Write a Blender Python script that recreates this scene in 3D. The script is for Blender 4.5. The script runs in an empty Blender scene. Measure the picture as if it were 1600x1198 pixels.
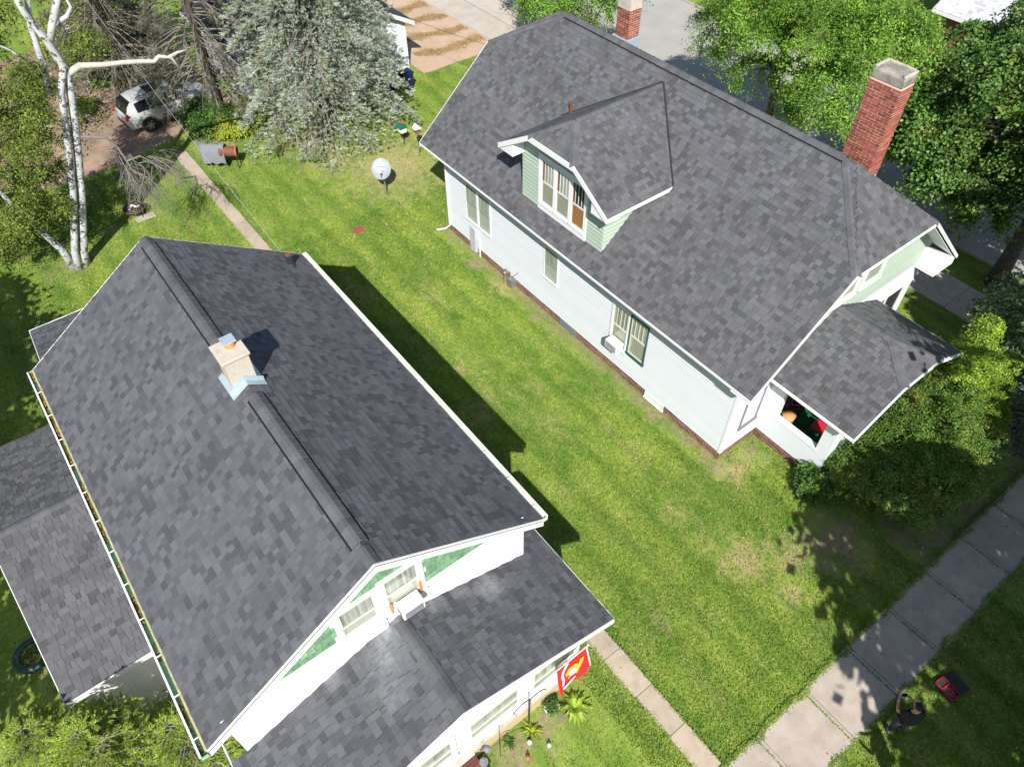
import bpy, math, random
import numpy as np
from mathutils import Vector, Matrix
random.seed(7); np.random.seed(7)
S = bpy.context.scene
COL = S.collection
# ---------------------------------------------------------------- camera, sky, sun, exposure
cam_data = bpy.data.cameras.new('camera'); cam = bpy.data.objects.new('camera', cam_data); COL.objects.link(cam)
R2 = Vector((0.79335807, -0.6087238, -0.00618861)); U2 = Vector((0.46185086, 0.59525157, 0.65754799)); B2 = Vector((-0.39658133, -0.52452922, 0.75338725))
CAMP = Vector((0, 0, 20)); FPX = 1152.676
cam.matrix_world = Matrix(((R2.x, U2.x, B2.x, 0), (R2.y, U2.y, B2.y, 0), (R2.z, U2.z, B2.z, 20), (0, 0, 0, 1)))
cam_data.sensor_width = 36; cam_data.lens = FPX / 1600 * 36; cam_data.clip_end = 2000; cam_data.clip_start = .2
S.camera = cam
SUNV = Vector((-.614, -.902, 1)).normalized()
w = bpy.data.worlds.new('World'); S.world = w; w.use_nodes = True
sky = w.node_tree.nodes.new('ShaderNodeTexSky'); sky.sky_type = 'NISHITA'; sky.sun_disc = False
sky.sun_elevation = math.asin(SUNV.z); sky.sun_rotation = math.atan2(SUNV.x, SUNV.y)
bg = w.node_tree.nodes['Background']; bg.inputs[1].default_value = 0.075
w.node_tree.links.new(sky.outputs[0], bg.inputs[0])
sd = bpy.data.lights.new('sun', 'SUN'); sd.energy = 4.8; sd.angle = math.radians(.5); sd.color = (1, .955, .88)
so = bpy.data.objects.new('sun', sd); COL.objects.link(so); so.rotation_euler = SUNV.to_track_quat('Z', 'Y').to_euler(); so.location = (0, 0, 60)
S.view_settings.view_transform = 'Standard'; S.view_settings.look = 'None'; S.view_settings.gamma = 1; S.view_settings.exposure = .62
S.render.resolution_x = 1024; S.render.resolution_y = 766

def proj(p):
    d = Vector(p) - CAMP; q = -d.dot(B2)
    if q <= .1: return (-9999, -9999, q)
    return (800 + FPX * d.dot(R2) / q, 599 - FPX * d.dot(U2) / q, q)
# ---------------------------------------------------------------- materials
MATS = {}
def nodes_of(m):
    m.use_nodes = True; nt = m.node_tree
    return nt, nt.nodes['Principled BSDF']
def N(nt, t, **k):
    n = nt.nodes.new(t)
    for a, b in k.items(): setattr(n, a, b)
    return n
def mathn(nt, op, a, b=None, c=None, clamp=False):
    n = N(nt, 'ShaderNodeMath', operation=op); n.use_clamp = clamp
    for i, v in enumerate((a, b, c)):
        if v is None: continue
        if hasattr(v, 'links'): nt.links.new(v, n.inputs[i])
        else: n.inputs[i].default_value = v
    return n.outputs[0]
def mixc(nt, fac, a, b, mode='MIX'):
    n = N(nt, 'ShaderNodeMix', data_type='RGBA', blend_type=mode)
    for s, v in ((n.inputs[0], fac), (n.inputs[6], a), (n.inputs[7], b)):
        if hasattr(v, 'links'): nt.links.new(v, s)
        elif isinstance(v, (int, float)): s.default_value = v
        else: s.default_value = (*v, 1)
    return n.outputs[2]
def noise(nt, scale, detail=4, vec=None, rough=.6, dist=0):
    n = N(nt, 'ShaderNodeTexNoise'); n.inputs['Scale'].default_value = scale; n.inputs['Detail'].default_value = detail
    n.inputs['Roughness'].default_value = rough; n.inputs['Distortion'].default_value = dist
    if vec is not None: nt.links.new(vec, n.inputs['Vector'])
    return n.outputs['Fac']
def ramp(nt, v, a, b):
    n = N(nt, 'ShaderNodeMapRange'); n.clamp = True
    nt.links.new(v, n.inputs[0]); n.inputs[1].default_value = a; n.inputs[2].default_value = b
    return n.outputs[0]
def wpos(nt): return N(nt, 'ShaderNodeNewGeometry').outputs['Position']
def mat(name, col, rough=.7, var=.12, scale=3, fine=0, fscale=60, bump=0, metal=0, spec=.5, tone=True, col2=None, c2lo=.5, c2hi=.7, c2scale=1.5, trans=0, coat=0):
    if name in MATS: return MATS[name]
    m = bpy.data.materials.new(name); nt, p = nodes_of(m)
    pos = wpos(nt)
    c = col
    if col2: c = mixc(nt, ramp(nt, noise(nt, c2scale, 5, pos), c2lo, c2hi), col, col2)
    v = ramp(nt, noise(nt, scale, 5, pos), .25, .75)
    k = mathn(nt, 'MULTIPLY_ADD', v, 2 * var, 1 - var)
    if fine:
        k = mathn(nt, 'MULTIPLY', k, mathn(nt, 'MULTIPLY_ADD', ramp(nt, noise(nt, fscale, 2, pos), .3, .7), 2 * fine, 1 - fine))
    if tone:
        at = N(nt, 'ShaderNodeAttribute', attribute_name='tone')
        k = mathn(nt, 'MULTIPLY', k, at.outputs['Fac'])
    cc = mixc(nt, 1.0, c, k, 'MULTIPLY')
    # a value socket into a colour socket multiplies every channel alike
    nt.links.new(cc, p.inputs['Base Color'])
    p.inputs['Roughness'].default_value = rough; p.inputs['Metallic'].default_value = metal
    p.inputs['Specular IOR Level'].default_value = spec
    if coat: p.inputs['Coat Weight'].default_value = coat
    if bump:
        b = N(nt, 'ShaderNodeBump'); b.inputs['Strength'].default_value = bump; b.inputs['Distance'].default_value = .02
        nt.links.new(noise(nt, fscale, 3, pos), b.inputs['Height']); nt.links.new(b.outputs[0], p.inputs['Normal'])
    if trans:
        tr = N(nt, 'ShaderNodeBsdfTranslucent'); nt.links.new(mixc(nt, 1.0, cc, (1.0, 1.1, .5), 'MULTIPLY'), tr.inputs[0])
        ms = N(nt, 'ShaderNodeMixShader'); ms.inputs[0].default_value = trans
        nt.links.new(p.outputs[0], ms.inputs[1]); nt.links.new(tr.outputs[0], ms.inputs[2])
        nt.links.new(ms.outputs[0], nt.nodes['Material Output'].inputs[0])
    MATS[name] = m
    return m
def glass_mat():
    m = bpy.data.materials.new('window_glass'); nt, p = nodes_of(m)
    t = N(nt, 'ShaderNodeBsdfTransparent'); t.inputs[0].default_value = (.86, .9, .88, 1)
    g = N(nt, 'ShaderNodeBsdfGlossy'); g.inputs[1].default_value = .04
    lw = N(nt, 'ShaderNodeLayerWeight'); lw.inputs[0].default_value = .25
    ms = N(nt, 'ShaderNodeMixShader'); nt.links.new(mathn(nt, 'MULTIPLY', lw.outputs['Facing'], .6), ms.inputs[0]); nt.links.new(t.outputs[0], ms.inputs[1]); nt.links.new(g.outputs[0], ms.inputs[2])
    nt.links.new(ms.outputs[0], nt.nodes['Material Output'].inputs[0]); return m
GLASS = glass_mat()
# bare or dry spots of the lawns: x, y, radius, strength
DRY = [(11.7, 4.2, 1.0, .85), (11.9, 2.6, .7, .7), (11.4, 6.6, .8, .45), (14.5, 28.5, 3.6, .85), (12.6, 30.6, 2.2, .7), (12.9, 3.5, 1.1, .7), (12.2, 2.6, .8, .55), (9.6, 15.6, .7, .6), (8.8, 13.6, .9, .5), (11.9, 8.9, .8, .5),
       (14.0, 6.6, .9, .8), (13.4, 18.2, 1.0, .7), (10.6, 11.6, .8, .45), (10.2, 19.5, 1.3, .35), (8.3, 21.5, 1.3, .3), (16.8, 30.5, 1.5, .6), (11.4, 5.2, .9, .4), (9.0, 9.5, .7, .35)]
SOIL = [(14.4, 2.9, 1.35, .9), (16.9, 1.6, 1.5, .9), (18.8, 1.6, 1.6, .9), (21.5, 2.0, 2.2, .8), (13.3, 20.0, .5, .8), (13.4, 16.2, .45, .7), (13.45, 12.5, .4, .7), (13.45, 9.8, .4, .7),
        (15.0, 6.6, .7, .7), (4.2, 4.2, .9, .7), (3.1, 4.1, .8, .8), (1.6, 3.7, 1.0, .8), (8.9, 36.2, 2.0, .7), (12.6, 33.2, 2.6, .8), (-.1, 30.4, 1.2, .6)]
def grass_color(nt):
    pos = wpos(nt)
    mg = N(nt, 'ShaderNodeMapping'); nt.links.new(pos, mg.inputs[0]); mg.inputs['Scale'].default_value = (1.25, .6, 1); mg = mg.outputs[0]
    n1 = ramp(nt, noise(nt, .45, 5, mg), .40, .62); n2 = ramp(nt, noise(nt, 1.7, 7, mg, .7), .38, .66); n3 = ramp(nt, noise(nt, 6, 6, pos, .75), .36, .66)
    c = mixc(nt, n1, (.135, .255, .034), (.310, .410, .066))
    c = mixc(nt, mathn(nt, 'MULTIPLY', n2, .6), c, (.400, .430, .115))
    c = mixc(nt, mathn(nt, 'MULTIPLY', n3, .62), c, (.078, .175, .024))
    # mown lines running along the lots
    sp = N(nt, 'ShaderNodeSeparateXYZ'); nt.links.new(pos, sp.inputs[0])
    st = mathn(nt, 'SINE', mathn(nt, 'MULTIPLY', mathn(nt, 'ADD', sp.outputs[0], mathn(nt, 'MULTIPLY', n2, .35)), 5.4))
    c = mixc(nt, mathn(nt, 'MULTIPLY', ramp(nt, st, -.2, 1), .42), c, (.085, .180, .028))
    def mask(lst):
        tot = None
        for x, y, r, s in lst:
            d = N(nt, 'ShaderNodeVectorMath', operation='DISTANCE'); nt.links.new(pos, d.inputs[0]); d.inputs[1].default_value = (x, y, 0)
            q = mathn(nt, 'MULTIPLY', mathn(nt, 'SUBTRACT', 1, mathn(nt, 'DIVIDE', d.outputs['Value'], r * 1.25), clamp=True), s)
            tot = q if tot is None else mathn(nt, 'MAXIMUM', tot, q)
        return tot
    nn = noise(nt, 2.6, 6, pos, .75)
    d = mathn(nt, 'ADD', mathn(nt, 'MULTIPLY', mask(DRY), 1.7), mathn(nt, 'MULTIPLY_ADD', nn, 4.2, -2.5))
    mp = N(nt, 'ShaderNodeMapping'); nt.links.new(pos, mp.inputs[0]); mp.inputs['Scale'].default_value = (1.5, .32, 1)
    d2 = mathn(nt, 'MULTIPLY_ADD', noise(nt, 1.0, 8, mp.outputs[0], .8), 5.0, -2.72)
    c = mixc(nt, mathn(nt, 'MULTIPLY', mathn(nt, 'MAXIMUM', d, mathn(nt, 'MULTIPLY', d2, .85), clamp=True), .85, clamp=True), c, (.46, .38, .19))
    ex = mathn(nt, 'SUBTRACT', 1, mathn(nt, 'DIVIDE', mathn(nt, 'ABSOLUTE', mathn(nt, 'SUBTRACT', sp.outputs[0], 13.7)), .62), clamp=True)
    ey = mathn(nt, 'MULTIPLY', mathn(nt, 'GREATER_THAN', sp.outputs[1], 6.3), mathn(nt, 'LESS_THAN', sp.outputs[1], 23.3)); strip = mathn(nt, 'MULTIPLY', mathn(nt, 'MULTIPLY', ex, ey), .62)
    s = mathn(nt, 'ADD', mathn(nt, 'MULTIPLY', mathn(nt, 'MAXIMUM', mask(SOIL), strip), 2.0), mathn(nt, 'MULTIPLY_ADD', noise(nt, 1.9, 7, pos, .8), 5.5, -3.3), clamp=True)
    return c, mathn(nt, 'MULTIPLY', s, .9)
def grass_mats():
    m = bpy.data.materials.new('lawn_ground'); nt, p = nodes_of(m); c, s = grass_color(nt)
    pos = wpos(nt)
    k = mathn(nt, 'MULTIPLY_ADD', ramp(nt, noise(nt, 34, 3, pos, .8), .3, .7), .7, .5)
    c = mixc(nt, 1, c, k, 'MULTIPLY')
    c = mixc(nt, s, c, mixc(nt, ramp(nt, noise(nt, 5, 6, pos), .35, .65), (.33, .25, .17), (.20, .155, .11)))
    nt.links.new(c, p.inputs['Base Color']); p.inputs['Roughness'].default_value = .95; p.inputs['Specular IOR Level'].default_value = .1
    b = N(nt, 'ShaderNodeBump'); b.inputs['Strength'].default_value = .6; b.inputs['Distance'].default_value = .03
    nt.links.new(noise(nt, 45, 3, pos), b.inputs['Height']); nt.links.new(b.outputs[0], p.inputs['Normal'])
    t = bpy.data.materials.new('grass_blades'); nt, p = nodes_of(t); c, s = grass_color(nt)
    at = N(nt, 'ShaderNodeAttribute', attribute_name='tone')
    c = mixc(nt, 1, c, at.outputs['Fac'], 'MULTIPLY'); nt.links.new(c, p.inputs['Base Color']); p.inputs['Roughness'].default_value = .7; p.inputs['Specular IOR Level'].default_value = .15
    tr = N(nt, 'ShaderNodeBsdfTranslucent'); nt.links.new(c, tr.inputs[0]); ms = N(nt, 'ShaderNodeMixShader'); ms.inputs[0].default_value = .3
    nt.links.new(p.outputs[0], ms.inputs[1]); nt.links.new(tr.outputs[0], ms.inputs[2]); nt.links.new(ms.outputs[0], nt.nodes['Material Output'].inputs[0])
    return m, t
LAWN, BLADE = grass_mats()
M = dict(
 shing1=mat('charcoal_shingle', (.097, .100, .114), .88, .10, .5, .16, 190, .25, col2=(.100, .102, .114), c2scale=1.2, spec=.3),
 shing2=mat('grey_shingle', (.103, .105, .116), .88, .10, .6, .16, 190, .25, col2=(.098, .097, .102), c2scale=1.0, spec=.3),
 capm=mat('ridge_shingle', (.100, .105, .116), .85, .12, 2.5, .15, 150, .2, spec=.3),
 black=mat('black_vent', (.006, .006, .007), .6), under=mat('roof_underlay', (.03, .03, .032), .9),
 white=mat('white_paint', (.74, .755, .77), .55, .03, 2, 0), siding=mat('white_siding', (.64, .675, .72), .6, .025, 1.2, 0),
 oldwhite=mat('weathered_white_paint', (.80, .79, .76), .6, .04, 3, 0, col2=(.45, .42, .38), c2lo=.64, c2hi=.78, c2scale=4),
 cream=mat('cream_trim', (.70, .74, .62), .5, .05, 3), green=mat('pale_green_siding', (.40, .50, .415), .6, .04, 2),
 gtri=mat('green_shakes', (.16, .33, .19), .7, .25, 9, .15, 30, col2=(.32, .38, .27), c2lo=.5, c2hi=.75, c2scale=6),
 gap_shade=mat('gap_shade_green', (.30, .42, .37), .7, .05), guttergreen=mat('gutter_green', (.26, .46, .30), .5, .15, 5),
 brick=mat('red_brick', (.27, .072, .046), .85, .22, 9, .15, 80, .2), brick2=mat('foundation_brick', (.19, .098, .082), .85, .25, 8, .1, 60, .2), mortar=mat('mortar', (.68, .56, .48), .9, .15, 8),
 conc=mat('concrete', (.42, .365, .31), .85, .12, 1.4, .10, 120, .15, col2=(.34, .295, .25), c2lo=.45, c2hi=.7, c2scale=2.2),
 walk=mat('buff_concrete', (.42, .345, .27), .85, .10, 2, .08, 110, .15, col2=(.34, .28, .215), c2scale=3),
 capc=mat('cap_concrete', (.46, .41, .35), .85, .18, 4, .1, 60, .3, col2=(.25, .23, .21), c2lo=.5, c2hi=.7, c2scale=3),
 capg=mat('weathered_cap_concrete', (.30, .27, .23), .9, .25, 4, .15, 50, .4, col2=(.17, .16, .145), c2lo=.45, c2hi=.62, c2scale=5), stucco=mat('chimney_stucco', (.50, .45, .385), .85, .12, 5, .08, 60, .3, col2=(.34, .31, .28), c2lo=.53, c2hi=.75, c2scale=5),
 flash=mat('flashing_metal', (.40, .49, .55), .38, .08, 5, metal=.25), clay=mat('clay_flue', (.62, .25, .09), .8, .2, 8),
 rust=mat('rusty_steel', (.16, .06, .035), .8, .3, 10, .2, 60), dark=mat('dark_metal', (.03, .03, .033), .5), steel=mat('grey_steel', (.32, .33, .34), .35, .1, 5, metal=.6),
 street=mat('street_surface', (.34, .33, .31), .9, .10, .7, .12, 90, .2, col2=(.36, .345, .325), c2scale=.6),
 sidewalk_c=mat('pale_concrete', (.46, .41, .36), .85, .08, 1.0, .06, 70, .1, col2=(.40, .34, .29), c2scale=1.1), apron=mat('tan_concrete', (.45, .33, .235), .9, .10, 1.5, .1, 60, .2),
 drygrass=mat('dry_grass', (.33, .22, .09), .95, .3, 6, .3, 50), dirt=mat('alley_dirt', (.22, .15, .11), .95, .25, 1.2, .15, 40, .4, col2=(.33, .235, .16), c2lo=.42, c2hi=.62, c2scale=.7),
 bark=mat('tree_bark', (.085, .068, .055), .95, .35, 6, .3, 30, .6), birch=mat('birch_bark', (.42, .43, .44), .8, .25, 2.2, .15, 40, .4, col2=(.07, .065, .06), c2lo=.545, c2hi=.61, c2scale=5.0),
 deadwhite=mat('bleached_wood', (.52, .48, .42), .8, .25, 8, col2=(.30, .27, .23), c2lo=.55, c2hi=.7, c2scale=4), twig=mat('grey_twigs', (.21, .19, .165), .95, .25, 9),
 birchleaf=mat('birch_leaves', (.150, .200, .035), .6, .3, 1.1, trans=.35, spec=.4), ashleaf=mat('ash_leaves', (.150, .285, .034), .55, .25, .8, trans=.35, spec=.45),
 mapleleaf=mat('maple_leaves', (.090, .180, .032), .5, .3, .9, trans=.3, spec=.5, col2=(.175, .245, .045), c2lo=.55, c2hi=.72, c2scale=.8),
 spruce=mat('blue_spruce_needles', (.42, .49, .41), .75, .25, 1.2, col2=(.27, .32, .15), c2lo=.45, c2hi=.62, c2scale=1.6, spec=.3),
 spruce2=mat('young_spruce_needles', (.27, .36, .06), .7, .3, 1.5, spec=.3, trans=.15), deadspruce=mat('dry_spruce_needles', (.085, .092, .05), .9, .35, 1.4),
 cedar=mat('cedar_foliage', (.095, .185, .030), .75, .3, 1.6, col2=(.20, .225, .045), c2lo=.52, c2hi=.7, c2scale=1.1, trans=.15, spec=.25), lime=mat('lime_cedar_foliage', (.22, .35, .04), .7, .25, 1.5, trans=.25, spec=.25),
 paleleaf=mat('pale_maple_leaves', (.13, .20, .075), .5, .3, 2, trans=.25, spec=.5, col2=(.28, .32, .20), c2lo=.55, c2hi=.7, c2scale=2.5), blueg=mat('blue_green_needles', (.12, .19, .13), .7, .25, 2), shrub=mat('shrub_leaves', (.075, .165, .022), .6, .3, 2, trans=.3), yellowleaf=mat('yellow_green_leaves', (.30, .36, .03), .6, .3, 3, trans=.3), hosta=mat('hosta_leaves', (.27, .38, .04), .5, .2, 4, trans=.25),
 litter=mat('fallen_leaf', (.27, .23, .13), .8, .4, 8), lens=mat('tail_light_red', (.42, .008, .02), .2, .1), carpaint=mat('white_car_paint', (.40, .42, .43), .3, .08, 4, coat=.6), carglass=mat('car_glass', (.008, .01, .012), .06, .05),
 tire=mat('tire_rubber', (.012, .012, .012), .85), rim=mat('alloy', (.5, .5, .5), .3, metal=.8), blue=mat('blue_plastic', (.008, .015, .08), .5), gplastic=mat('green_plastic', (.01, .12, .08), .5),
 greybox=mat('grey_enamel', (.45, .48, .52), .5), dish=mat('dish_grey', (.27, .31, .34), .5), curtain=mat('white_curtain', (.60, .60, .54), .8, .1, 3), oldblind=mat('cream_blind', (.50, .47, .38), .8, .08, 4),
 sash=mat('green_sash', (.22, .27, .23), .5, .05), darkgreen=mat('dark_green_trim', (.03, .09, .075), .5), lightsash=mat('white_sash', (.62, .63, .58), .5, .06), orange=mat('orange_clay', (.55, .24, .09), .6, .08),
 redbrown=mat('red_brown_curtain', (.22, .035, .02), .8), roomdark=mat('dark_room', (.015, .013, .012), .9), carpet=mat('green_carpet', (.006, .10, .035), .95, .2, 30), maroon=mat('maroon_cloth', (.13, .01, .035), .8),
 redp=mat('red_plastic', (.42, .02, .04), .45), skinm=mat('skin', (.50, .27, .19), .6, .05, tone=False), shirt=mat('black_shirt', (.012, .012, .013), .9, tone=False), pants=mat('dark_jeans', (.035, .04, .055), .9, tone=False), hair=mat('dark_hair', (.012, .010, .009), .8, tone=False),
 whitecap=mat('white_cap_cloth', (.75, .76, .78), .8, tone=False), greycloth=mat('grey_canvas', (.17, .18, .21), .85, .12, 6), redflag=mat('red_flag_cloth', (.70, .012, .022), .75, .08, 3), yellowf=mat('gold_print', (.85, .48, .02), .7), greyf=mat('grey_print', (.55, .56, .62), .7), whitef=mat('white_print', (.8, .76, .76), .7),
 tan=mat('tan_foundation', (.50, .37, .22), .9, .1, 3, .08, 50), polew=mat('pole_wood', (.085, .035, .025), .9, .3, 12, .2, 50), woodred=mat('redwood_planks', (.13, .035, .03), .7, .2, 9), redtile=mat('red_slab', (.32, .05, .05), .9, .15, 12), terracotta=mat('terracotta', (.42, .14, .07), .8),
 whiteshingle=mat('pale_shingle', (.55, .56, .60), .85, .15, 3, .1, 40), wire=mat('wire_grey', (.42, .42, .40), .5), pot=mat('pot_green', (.008, .04, .034), .5), brownd=mat('brown_wall', (.18, .07, .055), .9, .3, 3), leafdeb=mat('gutter_leaf_litter', (.26, .16, .04), .9, .5, 9, .3, 30), yellowdrip=mat('yellow_drip_edge', (.42, .41, .20), .7, .3, 8), bluegrey=mat('blue_grey_siding', (.42, .55, .62), .7, .1, 3), navyroof=mat('dark_garage_shingle', (.035, .038, .05), .9, .2, 2, .1, 60))
def pale_spots(m, spots):  # mixes paler grey blotches into the colour around each spot
    nt = m.node_tree; p = nt.nodes['Principled BSDF']; src = p.inputs['Base Color'].links[0].from_socket; pos = wpos(nt); tot = None
    for x, y, z, r, s in spots:
        d = N(nt, 'ShaderNodeVectorMath', operation='DISTANCE'); nt.links.new(pos, d.inputs[0]); d.inputs[1].default_value = (x, y, z)
        q = mathn(nt, 'MULTIPLY', mathn(nt, 'SUBTRACT', 1, mathn(nt, 'DIVIDE', d.outputs['Value'], r), clamp=True), s); tot = q if tot is None else mathn(nt, 'MAXIMUM', tot, q)
    f = mathn(nt, 'MULTIPLY', tot, mathn(nt, 'MULTIPLY_ADD', noise(nt, 7, 5, pos, .7), 2.2, -.35), clamp=True)
    nt.links.new(mixc(nt, f, src, (.30, .31, .33)), p.inputs['Base Color'])
pale_spots(M['shing1'], [(1.55, 6.5, 5.4, .55, .95), (1.35, 6.0, 5.3, .6, .6), (2.7, 6.45, 5.2, .4, .6), (4.0, 6.2, 4.8, .45, .8), (.3, 6.5, 4.9, .35, .5), (1.0, 5.4, 5.2, .6, .35), (3.4, 6.4, 5.0, .3, .5)])
# ---------------------------------------------------------------- mesh helpers
class MB:
    def __init__(s): s.v = []; s.f = []; s.t = []
    def add(s, vs, fs, tone=1.0):
        o = len(s.v); s.v += [tuple(p) for p in vs]
        for f in fs: s.f.append(tuple(i + o for i in f)); s.t.append(tone)
        return s
    def obox(s, c, ax, ay, az, hx, hy, hz, tone=1.0):
        c = Vector(c); ax = Vector(ax).normalized() * hx; ay = Vector(ay).normalized() * hy; az = Vector(az).normalized() * hz
        vs = [c + i * ax + j * ay + k * az for i in (-1, 1) for j in (-1, 1) for k in (-1, 1)]
        return s.add(vs, [(0, 1, 3, 2), (4, 6, 7, 5), (0, 4, 5, 1), (2, 3, 7, 6), (0, 2, 6, 4), (1, 5, 7, 3)], tone)
    def box(s, x0, x1, y0, y1, z0, z1, tone=1.0):
        return s.obox(((x0 + x1) / 2, (y0 + y1) / 2, (z0 + z1) / 2), (1, 0, 0), (0, 1, 0), (0, 0, 1), abs(x1 - x0) / 2, abs(y1 - y0) / 2, abs(z1 - z0) / 2, tone)
    def prism(s, pts, ext, tone=1.0):
        n = len(pts); pts = [Vector(p) for p in pts]; ext = Vector(ext)
        vs = pts + [p + ext for p in pts]
        fs = [tuple(range(n)), tuple(range(2 * n - 1, n - 1, -1))] + [(i, (i + 1) % n, n + (i + 1) % n, n + i) for i in range(n)]
        return s.add(vs, fs, tone)
    def beam(s, p, q, wd, ht, up=(0, 0, 1), tone=1.0, drop=0):
        p = Vector(p); q = Vector(q); d = (q - p); L = d.length; d.normalize(); side = d.cross(Vector(up)).normalized(); u = side.cross(d)
        c = (p + q) / 2 + u * drop
        return s.obox(c, d, side, u, L / 2, wd / 2, ht / 2, tone)
    def tube(s, path, radii, n=8, tone=1.0, cap=True):
        path = [Vector(p) for p in path]
        if isinstance(radii, (int, float)): radii = [radii] * len(path)
        o = len(s.v); prev = None
        for i, p in enumerate(path):
            d = (path[min(i + 1, len(path) - 1)] - path[max(i - 1, 0)]).normalized()
            ref = Vector((0, 0, 1)) if abs(d.z) < .9 else Vector((1, 0, 0))
            a = d.cross(ref).normalized() if prev is None else (prev - d * prev.dot(d)).normalized()
            prev = a; b = d.cross(a)
            for k in range(n):
                t = 2 * math.pi * k / n; s.v.append(tuple(p + (a * math.cos(t) + b * math.sin(t)) * radii[i]))
        for i in range(len(path) - 1):
            for k in range(n):
                s.f.append((o + i * n + k, o + i * n + (k + 1) % n, o + (i + 1) * n + (k + 1) % n, o + (i + 1) * n + k)); s.t.append(tone)
        if cap:
            s.f.append(tuple(o + k for k in range(n))[::-1]); s.t.append(tone)
            s.f.append(tuple(o + (len(path) - 1) * n + k for k in range(n))); s.t.append(tone)
        return s
    def ball(s, c, r, seg=12, rings=8, tone=1.0):
        if isinstance(r, (int, float)): r = (r, r, r)
        o = len(s.v); c = Vector(c)
        for i in range(rings + 1):
            a = math.pi * i / rings
            for k in range(seg):
                t = 2 * math.pi * k / seg; s.v.append((c.x + r[0] * math.sin(a) * math.cos(t), c.y + r[1] * math.sin(a) * math.sin(t), c.z + r[2] * math.cos(a)))
        for i in range(rings):
            for k in range(seg):
                s.f.append((o + i * seg + k, o + (i + 1) * seg + k, o + (i + 1) * seg + (k + 1) % seg, o + i * seg + (k + 1) % seg)); s.t.append(tone)
        return s
ORG = {}
def org(o):
    while o is not None:
        if o.name in ORG: return ORG[o.name]
        o = o.parent
    return Vector((0, 0, 0))
def set_tone(me, t):
    a = me.attributes.new('tone', 'FLOAT', 'FACE'); a.data.foreach_set('value', np.asarray(t, dtype=np.float32))
def part(name, mb, m, parent=None, smooth=False, kind=None, label=None, bevel=0):
    me = bpy.data.meshes.new(name); me.from_pydata(mb.v, [], mb.f)
    o0 = org(parent)
    if o0.length > 0: me.transform(Matrix.Translation(-o0))
    set_tone(me, mb.t); me.materials.append(m)
    if smooth: me.polygons.foreach_set('use_smooth', [True] * len(me.polygons))
    me.update()
    o = bpy.data.objects.new(name, me); COL.objects.link(o); o.parent = parent
    if kind: o['kind'] = kind
    if label: o['label'] = label
    if bevel:
        b = o.modifiers.new('bevel', 'BEVEL'); b.width = bevel; b.segments = 2; b.limit_method = 'ANGLE'
    return o
def arrays(name, V, F, T, m, parent=None, kind=None):
    """V (n,3), F (k,4) quads"""
    me = bpy.data.meshes.new(name); o0 = org(parent)
    V = np.asarray(V, np.float32) - np.array(o0, np.float32); F = np.asarray(F, np.int32)
    me.vertices.add(len(V)); me.vertices.foreach_set('co', V.ravel()); me.loops.add(F.size); me.loops.foreach_set('vertex_index', F.ravel())
    me.polygons.add(len(F)); me.polygons.foreach_set('loop_start', np.arange(0, F.size, F.shape[1], dtype=np.int32)); me.polygons.foreach_set('loop_total', np.full(len(F), F.shape[1], np.int32))
    me.update(calc_edges=True); set_tone(me, T); me.materials.append(m)
    o = bpy.data.objects.new(name, me); COL.objects.link(o); o.parent = parent
    if kind: o['kind'] = kind
    return o
def thing(name, label, cat, loc=(0, 0, 0), rz=0, group=None, world=True):
    o = bpy.data.objects.new(name, None); COL.objects.link(o); o.location = loc; o.rotation_euler = (0, 0, rz); o.empty_display_size = .2
    if world and rz == 0: ORG[o.name] = Vector(loc)
    else: ORG[o.name] = Vector((0, 0, 0))
    tag(o, label, cat, group); return o
def tag(o, label, cat, group=None):
    o['label'] = label; o['category'] = cat
    if group: o['group'] = group
    return o
def struct(name, mb, m, parent=None):
    o = part(name, mb, m, parent)
    if parent is None: o['kind'] = 'structure'
    return o
def quads(C, D, Sd):
    """rhombic leaves: centre, half length vector, half width vector"""
    n = len(C); V = np.empty((n, 4, 3)); V[:, 0] = C - D; V[:, 1] = C + Sd; V[:, 2] = C + D; V[:, 3] = C - Sd
    return V.reshape(-1, 3), np.arange(4 * n).reshape(n, 4)
def unit(a): return a / (np.linalg.norm(a, axis=-1, keepdims=True) + 1e-9)
rng = np.random.default_rng(11)
# ---------------------------------------------------------------- ground and paving
g = MB(); g.add([(-250, -250, 0), (350, -250, 0), (350, 350, 0), (-250, 350, 0)], [(0, 1, 2, 3)]); part('lawn', g, LAWN)['kind'] = 'structure'
def sheet(name, pts, m, z=.004):
    mb = MB(); mb.add([(x, y, z) for x, y in pts], [tuple(range(len(pts)))]); return struct(name, mb, m)
sheet('street', [(30.3, -200), (39.5, -200), (39.5, 300), (30.3, 300)], M['street'])
sheet('road', [(-200, -23), (30.2, -23), (30.2, -13), (-200, -13)], M['street'])
sheet('alley', [(-30, 37.6), (-2, 38.0), (1.5, 36.6), (4.6, 37.0), (7.2, 37.7), (11, 38.4), (11, 44), (5.3, 45.3), (4, 52.5), (1.5, 52), (.5, 47.0), (-30, 46)], M['dirt'])
k = MB(); k.box(30.15, 30.3, -10, 36.5, .0, .12); k.box(39.5, 39.65, -60, 120, 0, .12); struct('kerb', k, M['conc'])
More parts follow.
